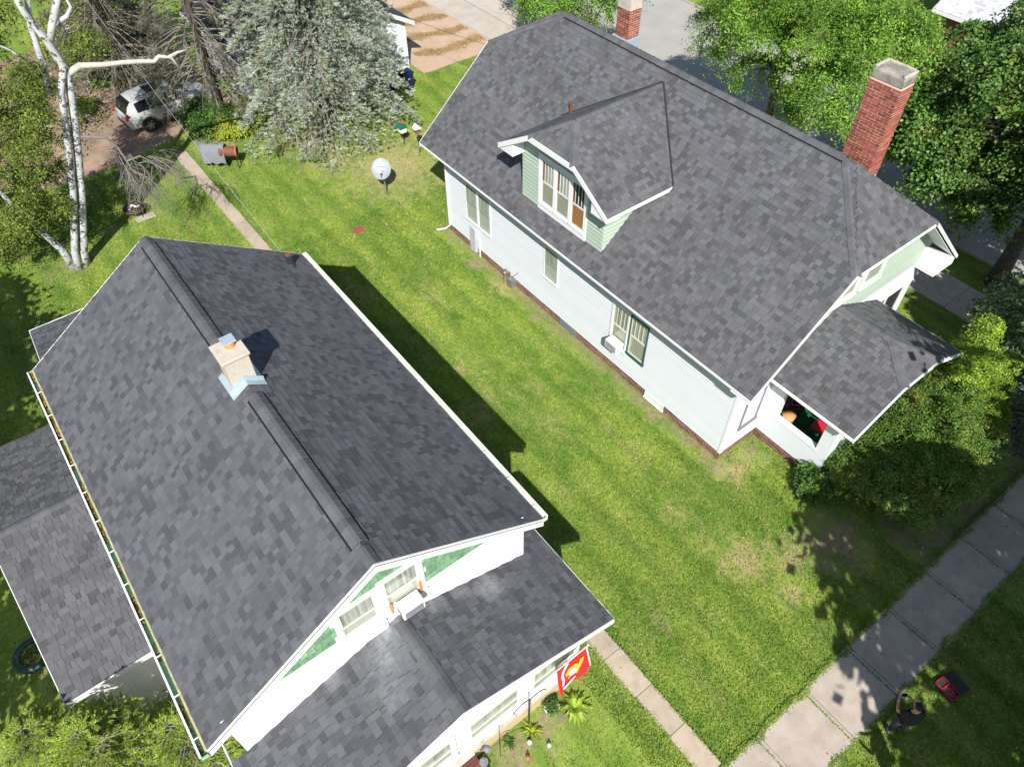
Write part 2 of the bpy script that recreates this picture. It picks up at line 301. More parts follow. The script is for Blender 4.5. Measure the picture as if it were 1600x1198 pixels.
def slab_row(parent_name, x0, x1, y0, y1, step, along, m, gap=.018, top=.045, off=0, piece='slab', jit=.012):
    base = MB(); base.box(x0 + .02, x1 - .02, y0 + .02, y1 - .02, -.05, .012, .5)
    p = struct(parent_name, base, M['dirt'])
    a, b = (x0, x1) if along == 'x' else (y0, y1)
    t = a + off
    while t < b - .05:
        e = min(t + step, b); s = max(t, a)
        mb = MB(); j = random.uniform(-jit, jit); tone = random.uniform(.92, 1.06); h = top + random.uniform(-.008, .008)
        if along == 'x': mb.box(s + gap / 2, e - gap / 2, y0 + j, y1 + j, -.02, h, tone)
        else: mb.box(x0 + j, x1 + j, s + gap / 2, e - gap / 2, -.02, h, tone)
        part(piece, mb, m, p, bevel=.008); t += step
    return p
slab_row('sidewalk', -24, 29.5, -.93, .73, 1.866, 'x', M['conc'], off=.4 - .0 + .135 - 1.866)
slab_row('path', 6.42, 7.02, .73, 36.0, 1.22, 'y', M['walk'], gap=.014, off=.1)
slab_row('side_street_sidewalk', 26.3, 28.25, .95, 33.5, 1.9, 'y', M['conc'])
slab_row('corner_sidewalk', 26.3, 28.35, 33.5, 60, 3.1, 'y', M['sidewalk_c'], gap=.03)
# parking pad: tan slabs with dry grass creeping along the joints
p = struct('driveway', MB().box(20.75, 26.26, 35.45, 52, -.05, .01), M['dirt'])
for i in range(6):
    for j in range(2):
        x0 = 20.8 + j * 2.74; y0 = 35.5 + i * 2.75
        part('slab', MB().box(x0, x0 + 2.72, y0, y0 + 2.73, -.02, .045 + random.uniform(-.005, .005), random.uniform(.93, 1.05)), M['apron'], p)
sheet('driveway_apron', [(28.4, 35.5), (30.14, 35.0), (30.14, 60), (28.4, 60)], M['sidewalk_c'], .03)
n = 16000
C = np.empty((n, 3)); rowy = rng.choice([37.3, 39.4, 41.5, 43.6], n)
C[:, 0] = rng.uniform(21.6, 26.1, n); C[:, 1] = rowy + rng.normal(0, 1, n) * (.16 + .16 * np.sin(C[:, 0] * 1.9 + rowy) ** 2) - (C[:, 0] - 24) * .12 + .2 * np.sin(C[:, 0] * 1.3 + rowy * 2); C[:, 2] = .055
D = unit(rng.normal(0, 1, (n, 3)) * [1, 1, .3]) * .05; Sd = unit(np.cross(D, [0, 0, 1.])) * .016
V, F = quads(C, D, Sd); tag(arrays('dry_grass_strips', V, F, rng.uniform(.5, 1.3, n), M['drygrass'], kind='stuff'), 'dry straw coloured grass lying in strips across the tan parking pad', 'grass')
# ---------------------------------------------------------------- grass blades on the lawns
def in_any(x, y, rects):
    r = np.zeros(len(x), bool)
    for a, b, c, d in rects: r |= (x > a) & (x < b) & (y > c) & (y < d)
    return r
HARD = [(-2.0, 5.6, 4.7, 18), (-4.4, -1.8, 10.8, 18.9), (-1.9, 1.3, 18, 21.7), (13.87, 23, 7.1, 22.8), (15.62, 20.1, 4.7, 7.2), (-24, 29.5, -.9, .7), (6.45, 6.99, .7, 36), (26.35, 28.3, .9, 60), (20.9, 30, 35.6, 60), (30.1, 39.7, -60, 120), (12, 20.7, 36, 45)]
def grass_field(n, x0, x1, y0, y1, size, name):
    x = rng.uniform(x0, x1, n); y = rng.uniform(y0, y1, n)
    q = np.stack([x, y, np.zeros(n)], 1) - np.array(CAMP); dz = -(q @ np.array(B2))
    u = 800 + FPX * (q @ np.array(R2)) / dz; v = 599 - FPX * (q @ np.array(U2)) / dz
    k = ~in_any(x, y, HARD) & (u > -40) & (u < 1640) & (v > -30) & (v < 1240)
    k &= ~((y > 37.0) & (y < 52) & (x < 11)); k &= ~((np.abs(x - 13.6) < .42) & (y > 6.5) & (y < 23) & (rng.random(n) < .8))
    for a, b, r, s in SOIL: k &= ~((np.hypot(x - a, y - b) < r * .9) & (rng.random(n) < s * .93))
    for a, b, r, s in DRY: k &= ~((np.hypot(x - a, y - b) < r * .8) & (rng.random(n) < s * .4))
    x = x[k]; y = y[k]; m = len(x)
    h = size * rng.uniform(.5, 1.5, m); a = rng.uniform(0, 2 * np.pi, m); lean = rng.uniform(.2, 1.3, m)
    D = np.stack([np.cos(a) * lean, np.sin(a) * lean, np.ones(m)], 1); D = unit(D) * h[:, None] * .5
    b = a + np.pi / 2 + rng.normal(0, .5, m); Sd = np.stack([np.cos(b), np.sin(b), np.zeros(m)], 1) * (size * rng.uniform(.14, .32, m))[:, None]
    C = np.stack([x, y, D[:, 2] * .9], 1)
    V, F = quads(C, D, Sd); cl = np.sin(x * 3.1 + 1.7 * np.sin(y * 2.3)) * np.sin(y * 3.7 + 1.3 * np.sin(x * 4.1)); t = rng.uniform(.5, 1.5, m) * np.where(rng.random(m) < .07, 1.5, 1) * (1 + .10 * cl)
    o = arrays(name, V, F, t, BLADE, kind='stuff'); return o
tag(grass_field(330000, 5.6, 16.5, -6, 26, .055, 'grass'), 'short mown grass of the lawn between the two houses', 'grass')
tag(grass_field(190000, -14, 28, 17, 38, .07, 'grass'), 'sunny and shaded grass of the back yards', 'grass')
tag(grass_field(150000, -14, 7, -3, 30, .055, 'grass'), 'grass round the house with the cream chimney', 'grass')
tag(grass_field(60000, 14, 32, -6, 9, .06, 'grass'), 'shaded grass beside the sidewalk under the trees', 'grass')
# tufts creeping over sidewalk joints and edges
n = 15000; x = rng.uniform(4, 22, n); e = rng.random(n)
y = np.where(e < .45, .73 + rng.normal(0, .045, n) - .05 * np.maximum(0, np.sin(x * 3.3) + np.sin(x * 7.1)), -.93 + rng.normal(0, .045, n) + .05 * np.maximum(0, np.sin(x * 2.7 + 1) + np.sin(x * 6.3))); j = e > .9
x = np.where(j, 10.0 + 1.866 * np.round((x - 10) / 1.866) + rng.normal(0, .012, n), x); y = np.where(j, rng.uniform(-.93, .73, n), y)
x2 = np.where(rng.random(4500) < .5, 6.43, 7.01) + rng.normal(0, .025, 4500); y2 = rng.uniform(.7, 33, 4500)
x = np.concatenate([x, x2]); y = np.concatenate([y, y2]); n = len(x)
a = rng.uniform(0, 6.28, n); D = np.stack([np.cos(a), np.sin(a), rng.uniform(.3, 1, n)], 1) * .03; Sd = np.stack([-np.sin(a), np.cos(a), 0 * a], 1) * .013
V, F = quads(np.stack([x, y, .05 + 0 * x], 1), D, Sd)
tag(arrays('edge_grass', V, F, rng.uniform(.7, 1.5, n), BLADE, kind='stuff'), 'grass creeping over the edges and joints of the paving', 'grass')
# litter: small fallen leaves
n = 2600; x = np.concatenate([rng.uniform(12, 29, 1800), rng.uniform(5, 16, 220)]); y = np.concatenate([rng.uniform(-5, 8, 1800), rng.uniform(-4, 24, 220)])
k = ~in_any(x, y, [(13.5, 24, 4.5, 30)]); x = x[k]; y = y[k]; n = len(x); a = rng.uniform(0, 6.28, n); r = rng.uniform(.014, .04, n)
D = np.stack([np.cos(a), np.sin(a), .2 + 0 * a], 1) * r[:, None]; Sd = np.stack([-np.sin(a), np.cos(a), .2 + 0 * a], 1) * r[:, None] * .6
V, F = quads(np.stack([x, y, .065 + 0 * x], 1), D, Sd); tag(arrays('fallen_leaves', V, F, rng.uniform(.4, 1.6, n), M['litter'], kind='stuff'), 'small pale fallen leaves scattered on lawn and sidewalk', 'leaves')
# ---------------------------------------------------------------- shingled roofs
WIDTHS = (.11, .14, .17, .20, .25); EXPO = .155
SH_MESH = {}
def tab_mesh(w_, thick, tone, m):
    key = (w_, thick, tone, m.name)
    if key not in SH_MESH:
        mb = MB(); tab_box(mb, [(0, 0), (w_ - .007, 0), (w_ - .007, EXPO + .012), (0, EXPO + .012)], Vector((0, 0, 0)), Vector((1, 0, 0)), Vector((0, 1, 0)), Vector((0, 0, 1)), thick, tone)
        me = bpy.data.meshes.new('shingle'); me.from_pydata(mb.v, [], mb.f); set_tone(me, mb.t); me.materials.append(m); SH_MESH[key] = me
    return SH_MESH[key]
def tab_box(mb, uv, P, U, V, Nn, thick, tone):
    top = []
    for i, (u, v) in enumerate(uv): top.append(P + U * u + V * v + Nn * (thick if i < 2 else .002))
    bot = [P + U * u + V * v - Nn * .003 for u, v in uv]
    mb.add(top + bot, [(0, 1, 2, 3), (4, 5, 1, 0), (5, 6, 2, 1), (7, 4, 0, 3)], tone)
class RoofSet:
    def __init__(s): s.cand = []
    def plane(s, roof, P, U, V, poly, m, dark=.34, e=EXPO):
        """poly in (u along the eave, v up the slope); convex"""
        P = Vector(P); U = Vector(U).normalized(); V = Vector(V).normalized(); Nn = U.cross(V)
        if Nn.z < 0: Nn = -Nn
        vmax = max(q[1] for q in poly); vmin = min(q[1] for q in poly)
        def iv(v):
            v = min(max(v, vmin + 1e-5), vmax - 1e-5); xs = []
            for i in range(len(poly)):
                a, b = poly[i], poly[(i + 1) % len(poly)]
                if (a[1] - v) * (b[1] - v) <= 0 and a[1] != b[1]: xs.append(a[0] + (b[0] - a[0]) * (v - a[1]) / (b[1] - a[1]))
            return (min(xs), max(xs)) if xs else (0, 0)
        core = MB(); core.prism([P + U * a + V * b - Nn * .006 for a, b in poly], -Nn * .10); part('roof_deck', core, M['under'], roof) if roof.parent is None else part('deck', core, M['under'], roof)
        rest = s.rest.setdefault(roof.name, (roof, MB(), m))
        k = 0; v = vmin
        while v < vmax - .01:
            v1 = min(v + e, vmax); l0, h0 = iv(v); l1, h1 = iv(v1)
            lo, hi = min(l0, l1), max(h0, h1); u = lo - random.uniform(0, .3)
            shade = random.uniform(.95, 1.05)
            while u < hi:
                w_ = random.choice(WIDTHS); a0, b0 = max(u, l0), min(u + w_, h0); a1, b1 = max(u, l1), min(u + w_, h1)
                isdark = random.random() < dark
                tone = round(random.choice((.66, .73, .80, .86)) if isdark else random.choice((.93, .99, 1.04, 1.10, 1.17)), 2)
                thick = .009 if isdark else random.choice((.012, .017))
                inner = a0 == u and b0 == u + w_ and a1 == u and b1 == u + w_ and v1 - v > e - .001
                if inner:
                    c = P + U * (u + w_ / 2) + V * (v + e / 2); q = proj(c)
                    vis = 0
                    if 0 < q[0] < 1600 and 0 < q[1] < 1198: vis = max(0, (CAMP - c).normalized().dot(Nn)) / q[2] ** 2 * w_
                    s.cand.append((vis, roof, P + U * u + V * v, U, V, Nn, w_, thick, tone, m))
                elif b0 > a0 + .004 or b1 > a1 + .004:
                    if b0 <= a0: a0 = b0 = min(max(a0, a1), b1)
                    if b1 <= a1: a1 = b1 = min(max(a1, a0), b0)
                    tab_box(rest[1], [(a0, v), (b0, v), (b1, v1 + .01), (a1, v1 + .01)], P, U, V, Nn, thick, tone)
                u += w_
            k += 1; v += e
        return Nn
    rest = {}
    def finish(s, nmax=300):
        s.cand.sort(key=lambda c: -c[0])
        for i, (vis, roof, P, U, V, Nn, w_, thick, tone, m) in enumerate(s.cand):
            if i < nmax:
                o = bpy.data.objects.new('shingle', tab_mesh(w_, thick, tone, m)); COL.objects.link(o); o.parent = roof
                q = P - org(roof); Z = U.cross(V)
                mx = Matrix(((U.x, V.x, Z.x, q.x), (U.y, V.y, Z.y, q.y), (U.z, V.z, Z.z, q.z), (0, 0, 0, 1)))
                if Z.z < 0:  # mirrored plane: run the tab the other way along the eave
                    q = P + U * w_ - org(roof); U3 = -U; Z = U3.cross(V)
                    mx = Matrix(((U3.x, V.x, Z.x, q.x), (U3.y, V.y, Z.y, q.y), (U3.z, V.z, Z.z, q.z), (0, 0, 0, 1)))
                o.matrix_local = mx
            else:
                tab_box(s.rest[roof.name][1], [(0, 0), (w_ - .007, 0), (w_ - .007, EXPO + .012), (0, EXPO + .012)], P, U, V, Nn, thick, tone)
        for roof, mb, m in s.rest.values():
            if mb.v: part('shingle_courses', mb, m, roof, kind='stuff')
        s.rest.clear(); s.cand.clear()
def roofpart(name, parent, mb=None, m=None):
    """a roof is a real mesh: its white edge boards; the deck and shingles hang under it"""
    return part(name, mb, m or M['white'], parent)
def caps(parent, p, q, w_, slopeL, slopeR, m=None, lift=.02, step=.2, name='ridge_cap', flat=False):
    """overlapping bent caps along a ridge or hip from p to q; slopeL/R: downslope unit vectors either side"""
    p = Vector(p); q = Vector(q); d = q - p; L = d.length; d.normalize(); n_ = int(L / step); up = (-(Vector(slopeL) + Vector(slopeR))).normalized()
    if up.z < 0: up = -up
    for i in range(n_):
        a = p + d * (i * step); b = a + d * (step + .04); mb = MB()
        l = Vector(slopeL) * w_; r = Vector(slopeR) * w_; hi = up * (lift + (.006 if flat else .012)); lo = up * lift
        vs = [a + l + hi, a + l * .25 + hi * 1.5, a + r * .25 + hi * 1.5, a + r + hi, b + l + lo, b + l * .25 + lo * 1.4, b + r * .25 + lo * 1.4, b + r + lo]
        vs += [v - up * .014 for v in vs]
        mb.add(vs, [(0, 1, 5, 4), (1, 2, 6, 5), (2, 3, 7, 6), (8, 9, 1, 0), (9, 10, 2, 1), (10, 11, 3, 2), (8, 0, 4, 12), (3, 11, 15, 7), (12, 4, 5, 13), (13, 5, 6, 14), (14, 6, 7, 15)], random.uniform(.82, 1.14))
        part(name, mb, m or M['capm'], parent)
def lap(parent, m, origin, U, W, L, z0, z1, face, holes=(), h=.12, name='siding_board', clipf=None, tone=(.97, 1.03), gap=.004, lip_shade=.8):
    """clapboards on a vertical wall: origin + U*u ; face = outward normal; each board a part. clipf(z)->(u0,u1)"""
    O = Vector(origin); U = Vector(U); Fn = Vector(face); z = z0
    while z < z1 - .01:
        zt = min(z + h, z1); zm = (z + zt) / 2
        segs = [clipf(zm) if clipf else (0, L)]
        for (a, b, c, d) in holes:
            if zm > c and zm < d:
                ns = []
                for s, e in segs:
                    if b <= s or a >= e: ns.append((s, e)); continue
                    if a > s: ns.append((s, a))
                    if b < e: ns.append((b, e))
                segs = ns
        for s, e in segs:
            if e - s < .03: continue
            A = O + U * s; B = O + U * e; mb = MB(); Z = Vector((0, 0, 1))
            zg = z + gap; vs = [A + Z * zg, A + Z * zg + Fn * .03, A + Z * zt + Fn * .008, A + Z * zt, B + Z * zg, B + Z * zg + Fn * .03, B + Z * zt + Fn * .008, B + Z * zt]
            tn = random.uniform(*tone); mb.add(vs, [(0, 1, 2, 3), (4, 7, 6, 5), (1, 5, 6, 2), (0, 4, 5, 1), (3, 2, 6, 7)], tn); q_ = Fn * .032 + Z * zg; q2 = Fn * .0305 + Z * (zg + .016); mb.add([A + q_, B + q_, B + q2, A + q2], [(0, 1, 2, 3)], tn * lip_shade); part(name, mb, m, parent)  # lower lip strip coloured darker to draw the shadow line under each board
        z = zt
def window(parent, origin, U, face, u0, u1, z0, z1, fr=.09, casing='white', sash='lightsash', back='curtain', bars=3, low='curtain', split=.5, upper_side=None, name='window'):
    """casing > sash, pane, blind"""
    O = Vector(origin); U = Vector(U); Fn = Vector(face); Z = Vector((0, 0, 1))
    def bx(mb, a, b, c, d, f0, f1, tone=1): mb.obox(O + U * (a + b) / 2 + Z * (c + d) / 2 + Fn * (f0 + f1) / 2, U, Fn, Z, (b - a) / 2, (f1 - f0) / 2, (d - c) / 2, tone)
    mb = MB(); bx(mb, u0, u0 + fr, z0, z1, .0, .055); bx(mb, u1 - fr, u1, z0, z1, .0, .055); bx(mb, u0 + fr, u1 - fr, z1 - fr, z1, .0, .055); bx(mb, u0 - .02, u1 + .02, z0 - .04, z0 + fr * .7, .0, .085)
    wdw = part(name, mb, M[casing], parent)
    a, b, c, d = u0 + fr, u1 - fr, z0 + fr * .7, z1 - fr; zm = c + (d - c) * split; t = .035
    s = MB()
    for (lo, hi, f) in ((c, zm, .012), (zm, d, .022)):
        bx(s, a, a + t, lo, hi, f, f + .02); bx(s, b - t, b, lo, hi, f, f + .02); bx(s, a + t, b - t, lo, lo + t, f, f + .02); bx(s, a + t, b - t, hi - t, hi, f, f + .02)
    for i in range(bars): x = a + (b - a) * (i + 1) / (bars + 1); bx(s, x - .011, x + .011, zm + t, d - t, .022, .038)
    part('sash', s, M[sash], wdw)
    pn = MB(); pn.add([O + U * a + Z * c + Fn * .014, O + U * b + Z * c + Fn * .014, O + U * b + Z * d + Fn * .014, O + U * a + Z * d + Fn * .014], [(0, 1, 2, 3)]); part('pane', pn, GLASS, wdw)
    # folds of the blind or curtain behind the pane
    cu = MB(); nf = 14
    for i in range(nf):
        x0 = a + (b - a) * i / nf; x1 = a + (b - a) * (i + 1) / nf; f0 = .002 + (.008 if i % 2 else 0); f1 = .002 + (0 if i % 2 else .008)
        cu.add([O + U * x0 + Z * zm + Fn * f0, O + U * x1 + Z * zm + Fn * f1, O + U * x1 + Z * d + Fn * f1, O + U * x0 + Z * d + Fn * f0], [(0, 1, 2, 3)], random.uniform(.55, 1.05))
    part('curtain', cu, M[back], wdw)
    lo = MB(); lo.add([O + U * a + Z * c + Fn * .006, O + U * b + Z * c + Fn * .006, O + U * b + Z * zm + Fn * .006, O + U * a + Z * zm + Fn * .006], [(0, 1, 2, 3)]); part('blind', lo, M[low], wdw)
    if upper_side:
        cu = MB(); cu.obox(O + U * (b - .07) + Z * (zm + d) / 2 + Fn * .011, U, Fn, Z, .06, .002, (d - zm) / 2); part('curtain', cu, M[upper_side], wdw)
    return wdw
# ================================================================= HOUSE WITH CREAM CHIMNEY (left)
X1, W1, ZR1, ZE1, YA, YB = 1.753, 3.895, 8.18, 5.683, 6.383, 18.06
h1 = thing('house', 'house with a cream chimney on its long ridge and green shakes in its front gable', 'house', (1.75, 12, 0))
s1 = (ZR1 - ZE1) / W1; L1 = math.hypot(W1, ZR1 - ZE1); vL = Vector((W1, 0, ZR1 - ZE1)).normalized(); vR = Vector((-W1, 0, ZR1 - ZE1)).normalized()
RS = RoofSet()
tr = MB()
for y, sgn in ((YA, -1), (YB, 1)):
    for sd_ in (-1, 1):
        a = Vector((X1, y, ZR1 - .02)); b = Vector((X1 + sd_ * (W1 + .0), y, ZE1 - .02)); tr.prism([a + Vector((0, 0, .022)), b + Vector((0, 0, .022)), b - Vector((0, 0, .24)), a - Vector((0, 0, .24))], (0, sgn * .03, 0))
        tr.prism([a - Vector((0, -sgn * .03, .02)), b - Vector((0, -sgn * .03, .02)), b - Vector((0, -sgn * .03, .05)), a - Vector((0, -sgn * .03, .05))], (0, sgn * -.16, 0))
for sd_ in (-1, 1): tr.box(X1 + sd_ * W1, X1 + sd_ * W1 + .02 * sd_, YA + .03, YB - .03, ZE1 - .22, ZE1 - .03)
roof1 = roofpart('roof', h1, tr)
RS.plane(roof1, (X1 - W1, YA, ZE1), (0, 1, 0), vL, [(0, 0), (YB - YA, 0), (YB - YA, L1), (0, L1)], M['shing1'])
RS.plane(roof1, (X1 + W1, YA, ZE1), (0, 1, 0), vR, [(0, 0), (YB - YA, 0), (YB - YA, L1), (0, L1)], M['shing1'])
# ridge vent in two lengths either side of the chimney
for y0, y1 in ((6.9, 11.3), (12.75, 17.8)):
    for sd_, v in ((-1, vL), (1, vR)):
        mb = MB(); a = Vector((X1, y0, ZR1 + .03)); dn = -v; nn = Vector((sd_ * s1, 0, 1)).normalized()
        mb.prism([a, a + Vector((0, y1 - y0, 0)), a + Vector((0, y1 - y0, 0)) + dn * .235, a + dn * .235], -nn * .045); part('ridge_vent', mb, M['black'], roof1)
    caps(roof1, (X1, y0 - .02, ZR1 + .035), (X1, y1, ZR1 + .035), .195, -vL, -vR, step=.21)
caps(roof1, (X1, YA, ZR1 + .002), (X1, 6.88, ZR1 + .002), .16, -vL, -vR, step=.2); caps(roof1, (X1, 17.82, ZR1 + .002), (X1, YB, ZR1 + .002), .16, -vL, -vR, step=.2)
# porch roof in front (low gable)
PXR, PXH, PZR, PZE, PY0 = 1.92, 4.0, 5.50, 4.10, 4.14
sp_ = (PZR - PZE) / PXH; Lp = math.hypot(PXH, PZR - PZE); pL = Vector((PXH, 0, PZR - PZE)).normalized(); pR = Vector((-PXH, 0, PZR - PZE)).normalized()
tr = MB()
for sd_ in (-1, 1):
    a = Vector((PXR, PY0, PZR - .01)); b = Vector((PXR + sd_ * PXH, PY0, PZE - .01)); tr.prism([a, b, b - Vector((0, 0, .17)), a - Vector((0, 0, .17))], (0, -.03, 0))
    tr.box(PXR + sd_ * PXH, PXR + sd_ * PXH + sd_ * .02, PY0 + .01, 7.0, PZE - .17, PZE)
    tr.prism([a - Vector((0, -.03, .10)), b - Vector((0, -.03, .10)), b - Vector((0, -.03, .12)), a - Vector((0, -.03, .12))], (0, .55, 0))
proof = roofpart('porch_roof', h1, tr)
RS.plane(proof, (PXR - PXH, PY0, PZE), (0, 1, 0), pL, [(0, 0), (2.42, 0), (2.42, Lp), (0, Lp)], M['shing1'], .40)
RS.plane(proof, (PXR + PXH, PY0, PZE), (0, 1, 0), pR, [(0, 0), (2.95, 0), (2.95, .9), (2.42, .92), (2.42, Lp), (0, Lp)], M['shing1'], .40)
caps(proof, (PXR, PY0, PZR), (PXR, 6.5, PZR), .16, -pL, -pR, step=.2)
# left wing
WR = Vector((0, 4.27, 1.33)).normalized(); WB = Vector((0, -4.27, 1.33)).normalized(); Lw = math.hypot(4.27, 1.33)
tr = MB(); tr.box(-4.72, -1.9, 10.52, 10.55, 2.62, 2.79); tr.box(-4.72, -1.9, 19.10, 19.13, 2.62, 2.79)
for yy in (10.53, 19.12):
    tr.prism([(-4.74, yy, 2.8), (-4.74, 14.82, 4.13), (-4.74, 14.82, 3.98), (-4.74, yy, 2.65)], (.03, 0, 0))
wroof = roofpart('wing_roof', h1, tr)
RS.plane(wroof, (-4.72, 10.55, 2.82), (1, 0, 0), WR, [(0, 0), (2.85, 0), (2.85, Lw), (0, Lw)], M['shing2'], .26)
RS.plane(wroof, (-4.72, 19.09, 2.82), (1, 0, 0), WB, [(0, 0), (2.85, 0), (2.85, Lw), (0, Lw)], M['shing2'], .45)
caps(wroof, (-4.72, 14.82, 4.15), (-1.9, 14.82, 4.15), .15, -WR, -WB, step=.2)
# rear extension
RB = Vector((0, -3.7, .95)).normalized(); tr = MB(); tr.box(-2.05, 1.55, 21.93, 21.97, 3.83, 4.03); tr.prism([(-2.06, 21.93, 4.0), (-2.06, 18.2, 4.95), (-2.06, 18.2, 4.80), (-2.06, 21.93, 3.85)], (.02, 0, 0))
rroof = roofpart('rear_roof', h1, tr); RS.plane(rroof, (-2.02, 21.93, 4.02), (1, 0, 0), RB, [(0, 0), (3.5, 0), (3.5, 3.85), (0, 3.85)], M['shing1'], .3)
RS.finish()
# walls
wl = MB(); yw = 6.55
wl.prism([(-1.72, yw, 0), (5.22, yw, 0), (5.22, yw, ZE1 - .02), (X1, yw, ZR1 - .22), (-1.72, yw, ZE1 - .02)], (0, .12, 0)); wl.box(-1.72, -1.6, yw + .12, 17.7, 0, ZE1 - .1); wl.box(5.1, 5.22, yw + .12, 17.7, 0, ZE1 - .1)
wl.prism([(-1.72, 17.7, 0), (5.22, 17.7, 0), (5.22, 17.7, ZE1 - .02), (X1, 17.7, ZR1 - .2), (-1.72, 17.7, ZE1 - .02)], (0, .12, 0))
wl.box(-1.8, 1.3, 17.82, 21.7, 0, 3.95); wl.box(-4.5, -1.72, 10.8, 18.9, 0, 2.75); wl.prism([(-4.5, 10.8, 2.7), (-4.5, 18.9, 2.7), (-4.5, 14.85, 3.95)], (.1, 0, 0))
part('wall', wl, M['siding'], h1)
# front gable: white boards, green shake triangles (each shake a piece)
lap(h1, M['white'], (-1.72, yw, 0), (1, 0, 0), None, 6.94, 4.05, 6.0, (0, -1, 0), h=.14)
fr = MB()
def rake_at(x): return ZR1 - .30 - abs(x - X1) * s1
fr.prism([(X1, yw - .03, ZR1 - .26), (5.2, yw - .03, ZR1 - .26 - (5.2 - X1) * s1), (5.2, yw - .03, ZR1 - .36 - (5.2 - X1) * s1), (X1, yw - .03, ZR1 - .38)], (0, .03, 0))
fr.prism([(X1, yw - .03, ZR1 - .26), (-1.7, yw - .03, ZR1 - .26 - (X1 + 1.7) * s1), (-1.7, yw - .03, ZR1 - .36 - (X1 + 1.7) * s1), (X1, yw - .03, ZR1 - .38)], (0, .03, 0))
fr.box(-.75, 4.3, yw - .035, yw, 5.93, 6.05)
part('gable_trim', fr, M['white'], h1)
z = 6.06
while z < ZR1 - .5:
    zt = z + .2; xs = -1.7
    while xs < 5.2:
        xe = xs + random.uniform(.12, .2); xm = (xs + xe) / 2
        if rake_at(xm) - .10 > z and not (.72 < xm < 2.72 and z < 7.05):
            mb = MB(); top = min(zt, rake_at(xm) - .06); mb.obox((xm, yw - .012, (z + top) / 2), (1, 0, 0), (0, 1, .06), (0, 0, 1), (xe - xs) / 2 - .004, .008, (top - z) / 2, random.uniform(.7, 1.2)); part('shake', mb, M['gtri'], h1)
        xs = xe
    z = zt
window(h1, (0, yw, 0), (1, 0, 0), (0, -1, 0), .72, 1.70, 5.74, 7.12, fr=.12, casing='oldwhite', sash='lightsash', bars=0)
window(h1, (0, yw, 0), (1, 0, 0), (0, -1, 0), 1.70, 2.68, 5.80, 7.22, fr=.12, casing='oldwhite', sash='lightsash', bars=0)
part('window_apron', MB().box(.70, 1.7, yw - .07, yw - .03, 5.38, 5.70), M['oldwhite'], h1)
# porch front wall with base, windows
pw = MB(); py = 4.72; pw.box(-1.75, 5.6, py, py + .12, .62, 3.98); pw.box(5.48, 5.6, py + .12, 6.55, .62, 3.9); pw.box(-1.75, -1.63, py + .12, 6.55, .62, 3.9); pw.prism([(-1.75, py, 3.95), (5.6, py, 3.95), (PXR, py, 5.2)], (0, .1, 0)); part('porch_wall', pw, M['white'], h1)
part('porch_base', MB().box(-1.8, 5.65, py - .06, 6.5, -.02, .62), M['tan'], h1, bevel=.02); part('sill_course', MB().box(-1.82, 5.67, py - .09, py + .05, .62, .68), M['capc'], h1)
for a, b in ((-1.5, .1), (.3, 1.85), (2.15, 3.75), (4.0, 5.35)): window(h1, (0, py, 0), (1, 0, 0), (0, -1, 0), a, b, 1.15, 2.6, fr=.1, sash='white', bars=0, back='curtain', low='curtain')
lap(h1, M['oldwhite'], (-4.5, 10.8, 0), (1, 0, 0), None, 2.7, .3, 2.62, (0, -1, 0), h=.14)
# gutters
def gutter(x, y0, y1, z, side, debris):
    gm = MB(); a, b = x, x + side * (.135 if side < 0 else .12)
    gm.box(min(a, b), max(a, b), y0, y1, z - .12, z - .105); lo, hi = (b - .012, b) if side > 0 else (b, b + .012)
    gm.box(lo, hi, y0, y1, z - .105, z + .0); gm.box(min(a, b), max(a, b), y0 - .012, y0, z - .12, z); gm.box(min(a, b), max(a, b), y1, y1 + .012, z - .12, z)
    r = MB(); gt = part('gutter', gm, M['cream'] if side > 0 else M['guttergreen'], h1)
    r.box(b - .015, b + .022, y0, y1, z, z + .016); part('gutter_lip', r, M['white'] if side < 0 else M['cream'], gt)
    y = y0 + .35
    while y < y1: part('hanger', MB().box(min(a, b), max(a, b), y, y + .025, z + .017, z + .027), M['white'], gt); y += .95
    if debris:
        n = 2600; C = np.stack([rng.uniform(min(a, b) + .02, max(a, b) - .05, n), y0 + (y1 - y0) * rng.random(n), z - .085 + rng.random(n) * .05], 1)
        k = (np.sin(C[:, 1] * 2.1) + np.sin(C[:, 1] * 5.3) + rng.normal(0, .7, n)) > (1.2 - (C[:, 1] - y0) * .17); C = C[k]; n = len(C)
        D = unit(rng.normal(0, 1, (n, 3))) * .035; Sd = unit(np.cross(D, rng.normal(0, 1, (n, 3)))) * .02; V, F = quads(C, D, Sd); arrays('leaf_litter', V, F, rng.uniform(.3, 1.6, n), M['leafdeb'], gt, 'stuff')
gutter(X1 - W1 - .01, YA - .05, YB + .02, ZE1 - .02, -1, True); gutter(X1 + W1 + .01, YA, YB, ZE1 - .01, 1, False)
part('drip_edge', MB().box(X1 - W1 - .03, X1 - W1 + .01, YA, YB, ZE1 + .014, ZE1 + .02), M['yellowdrip'], h1)
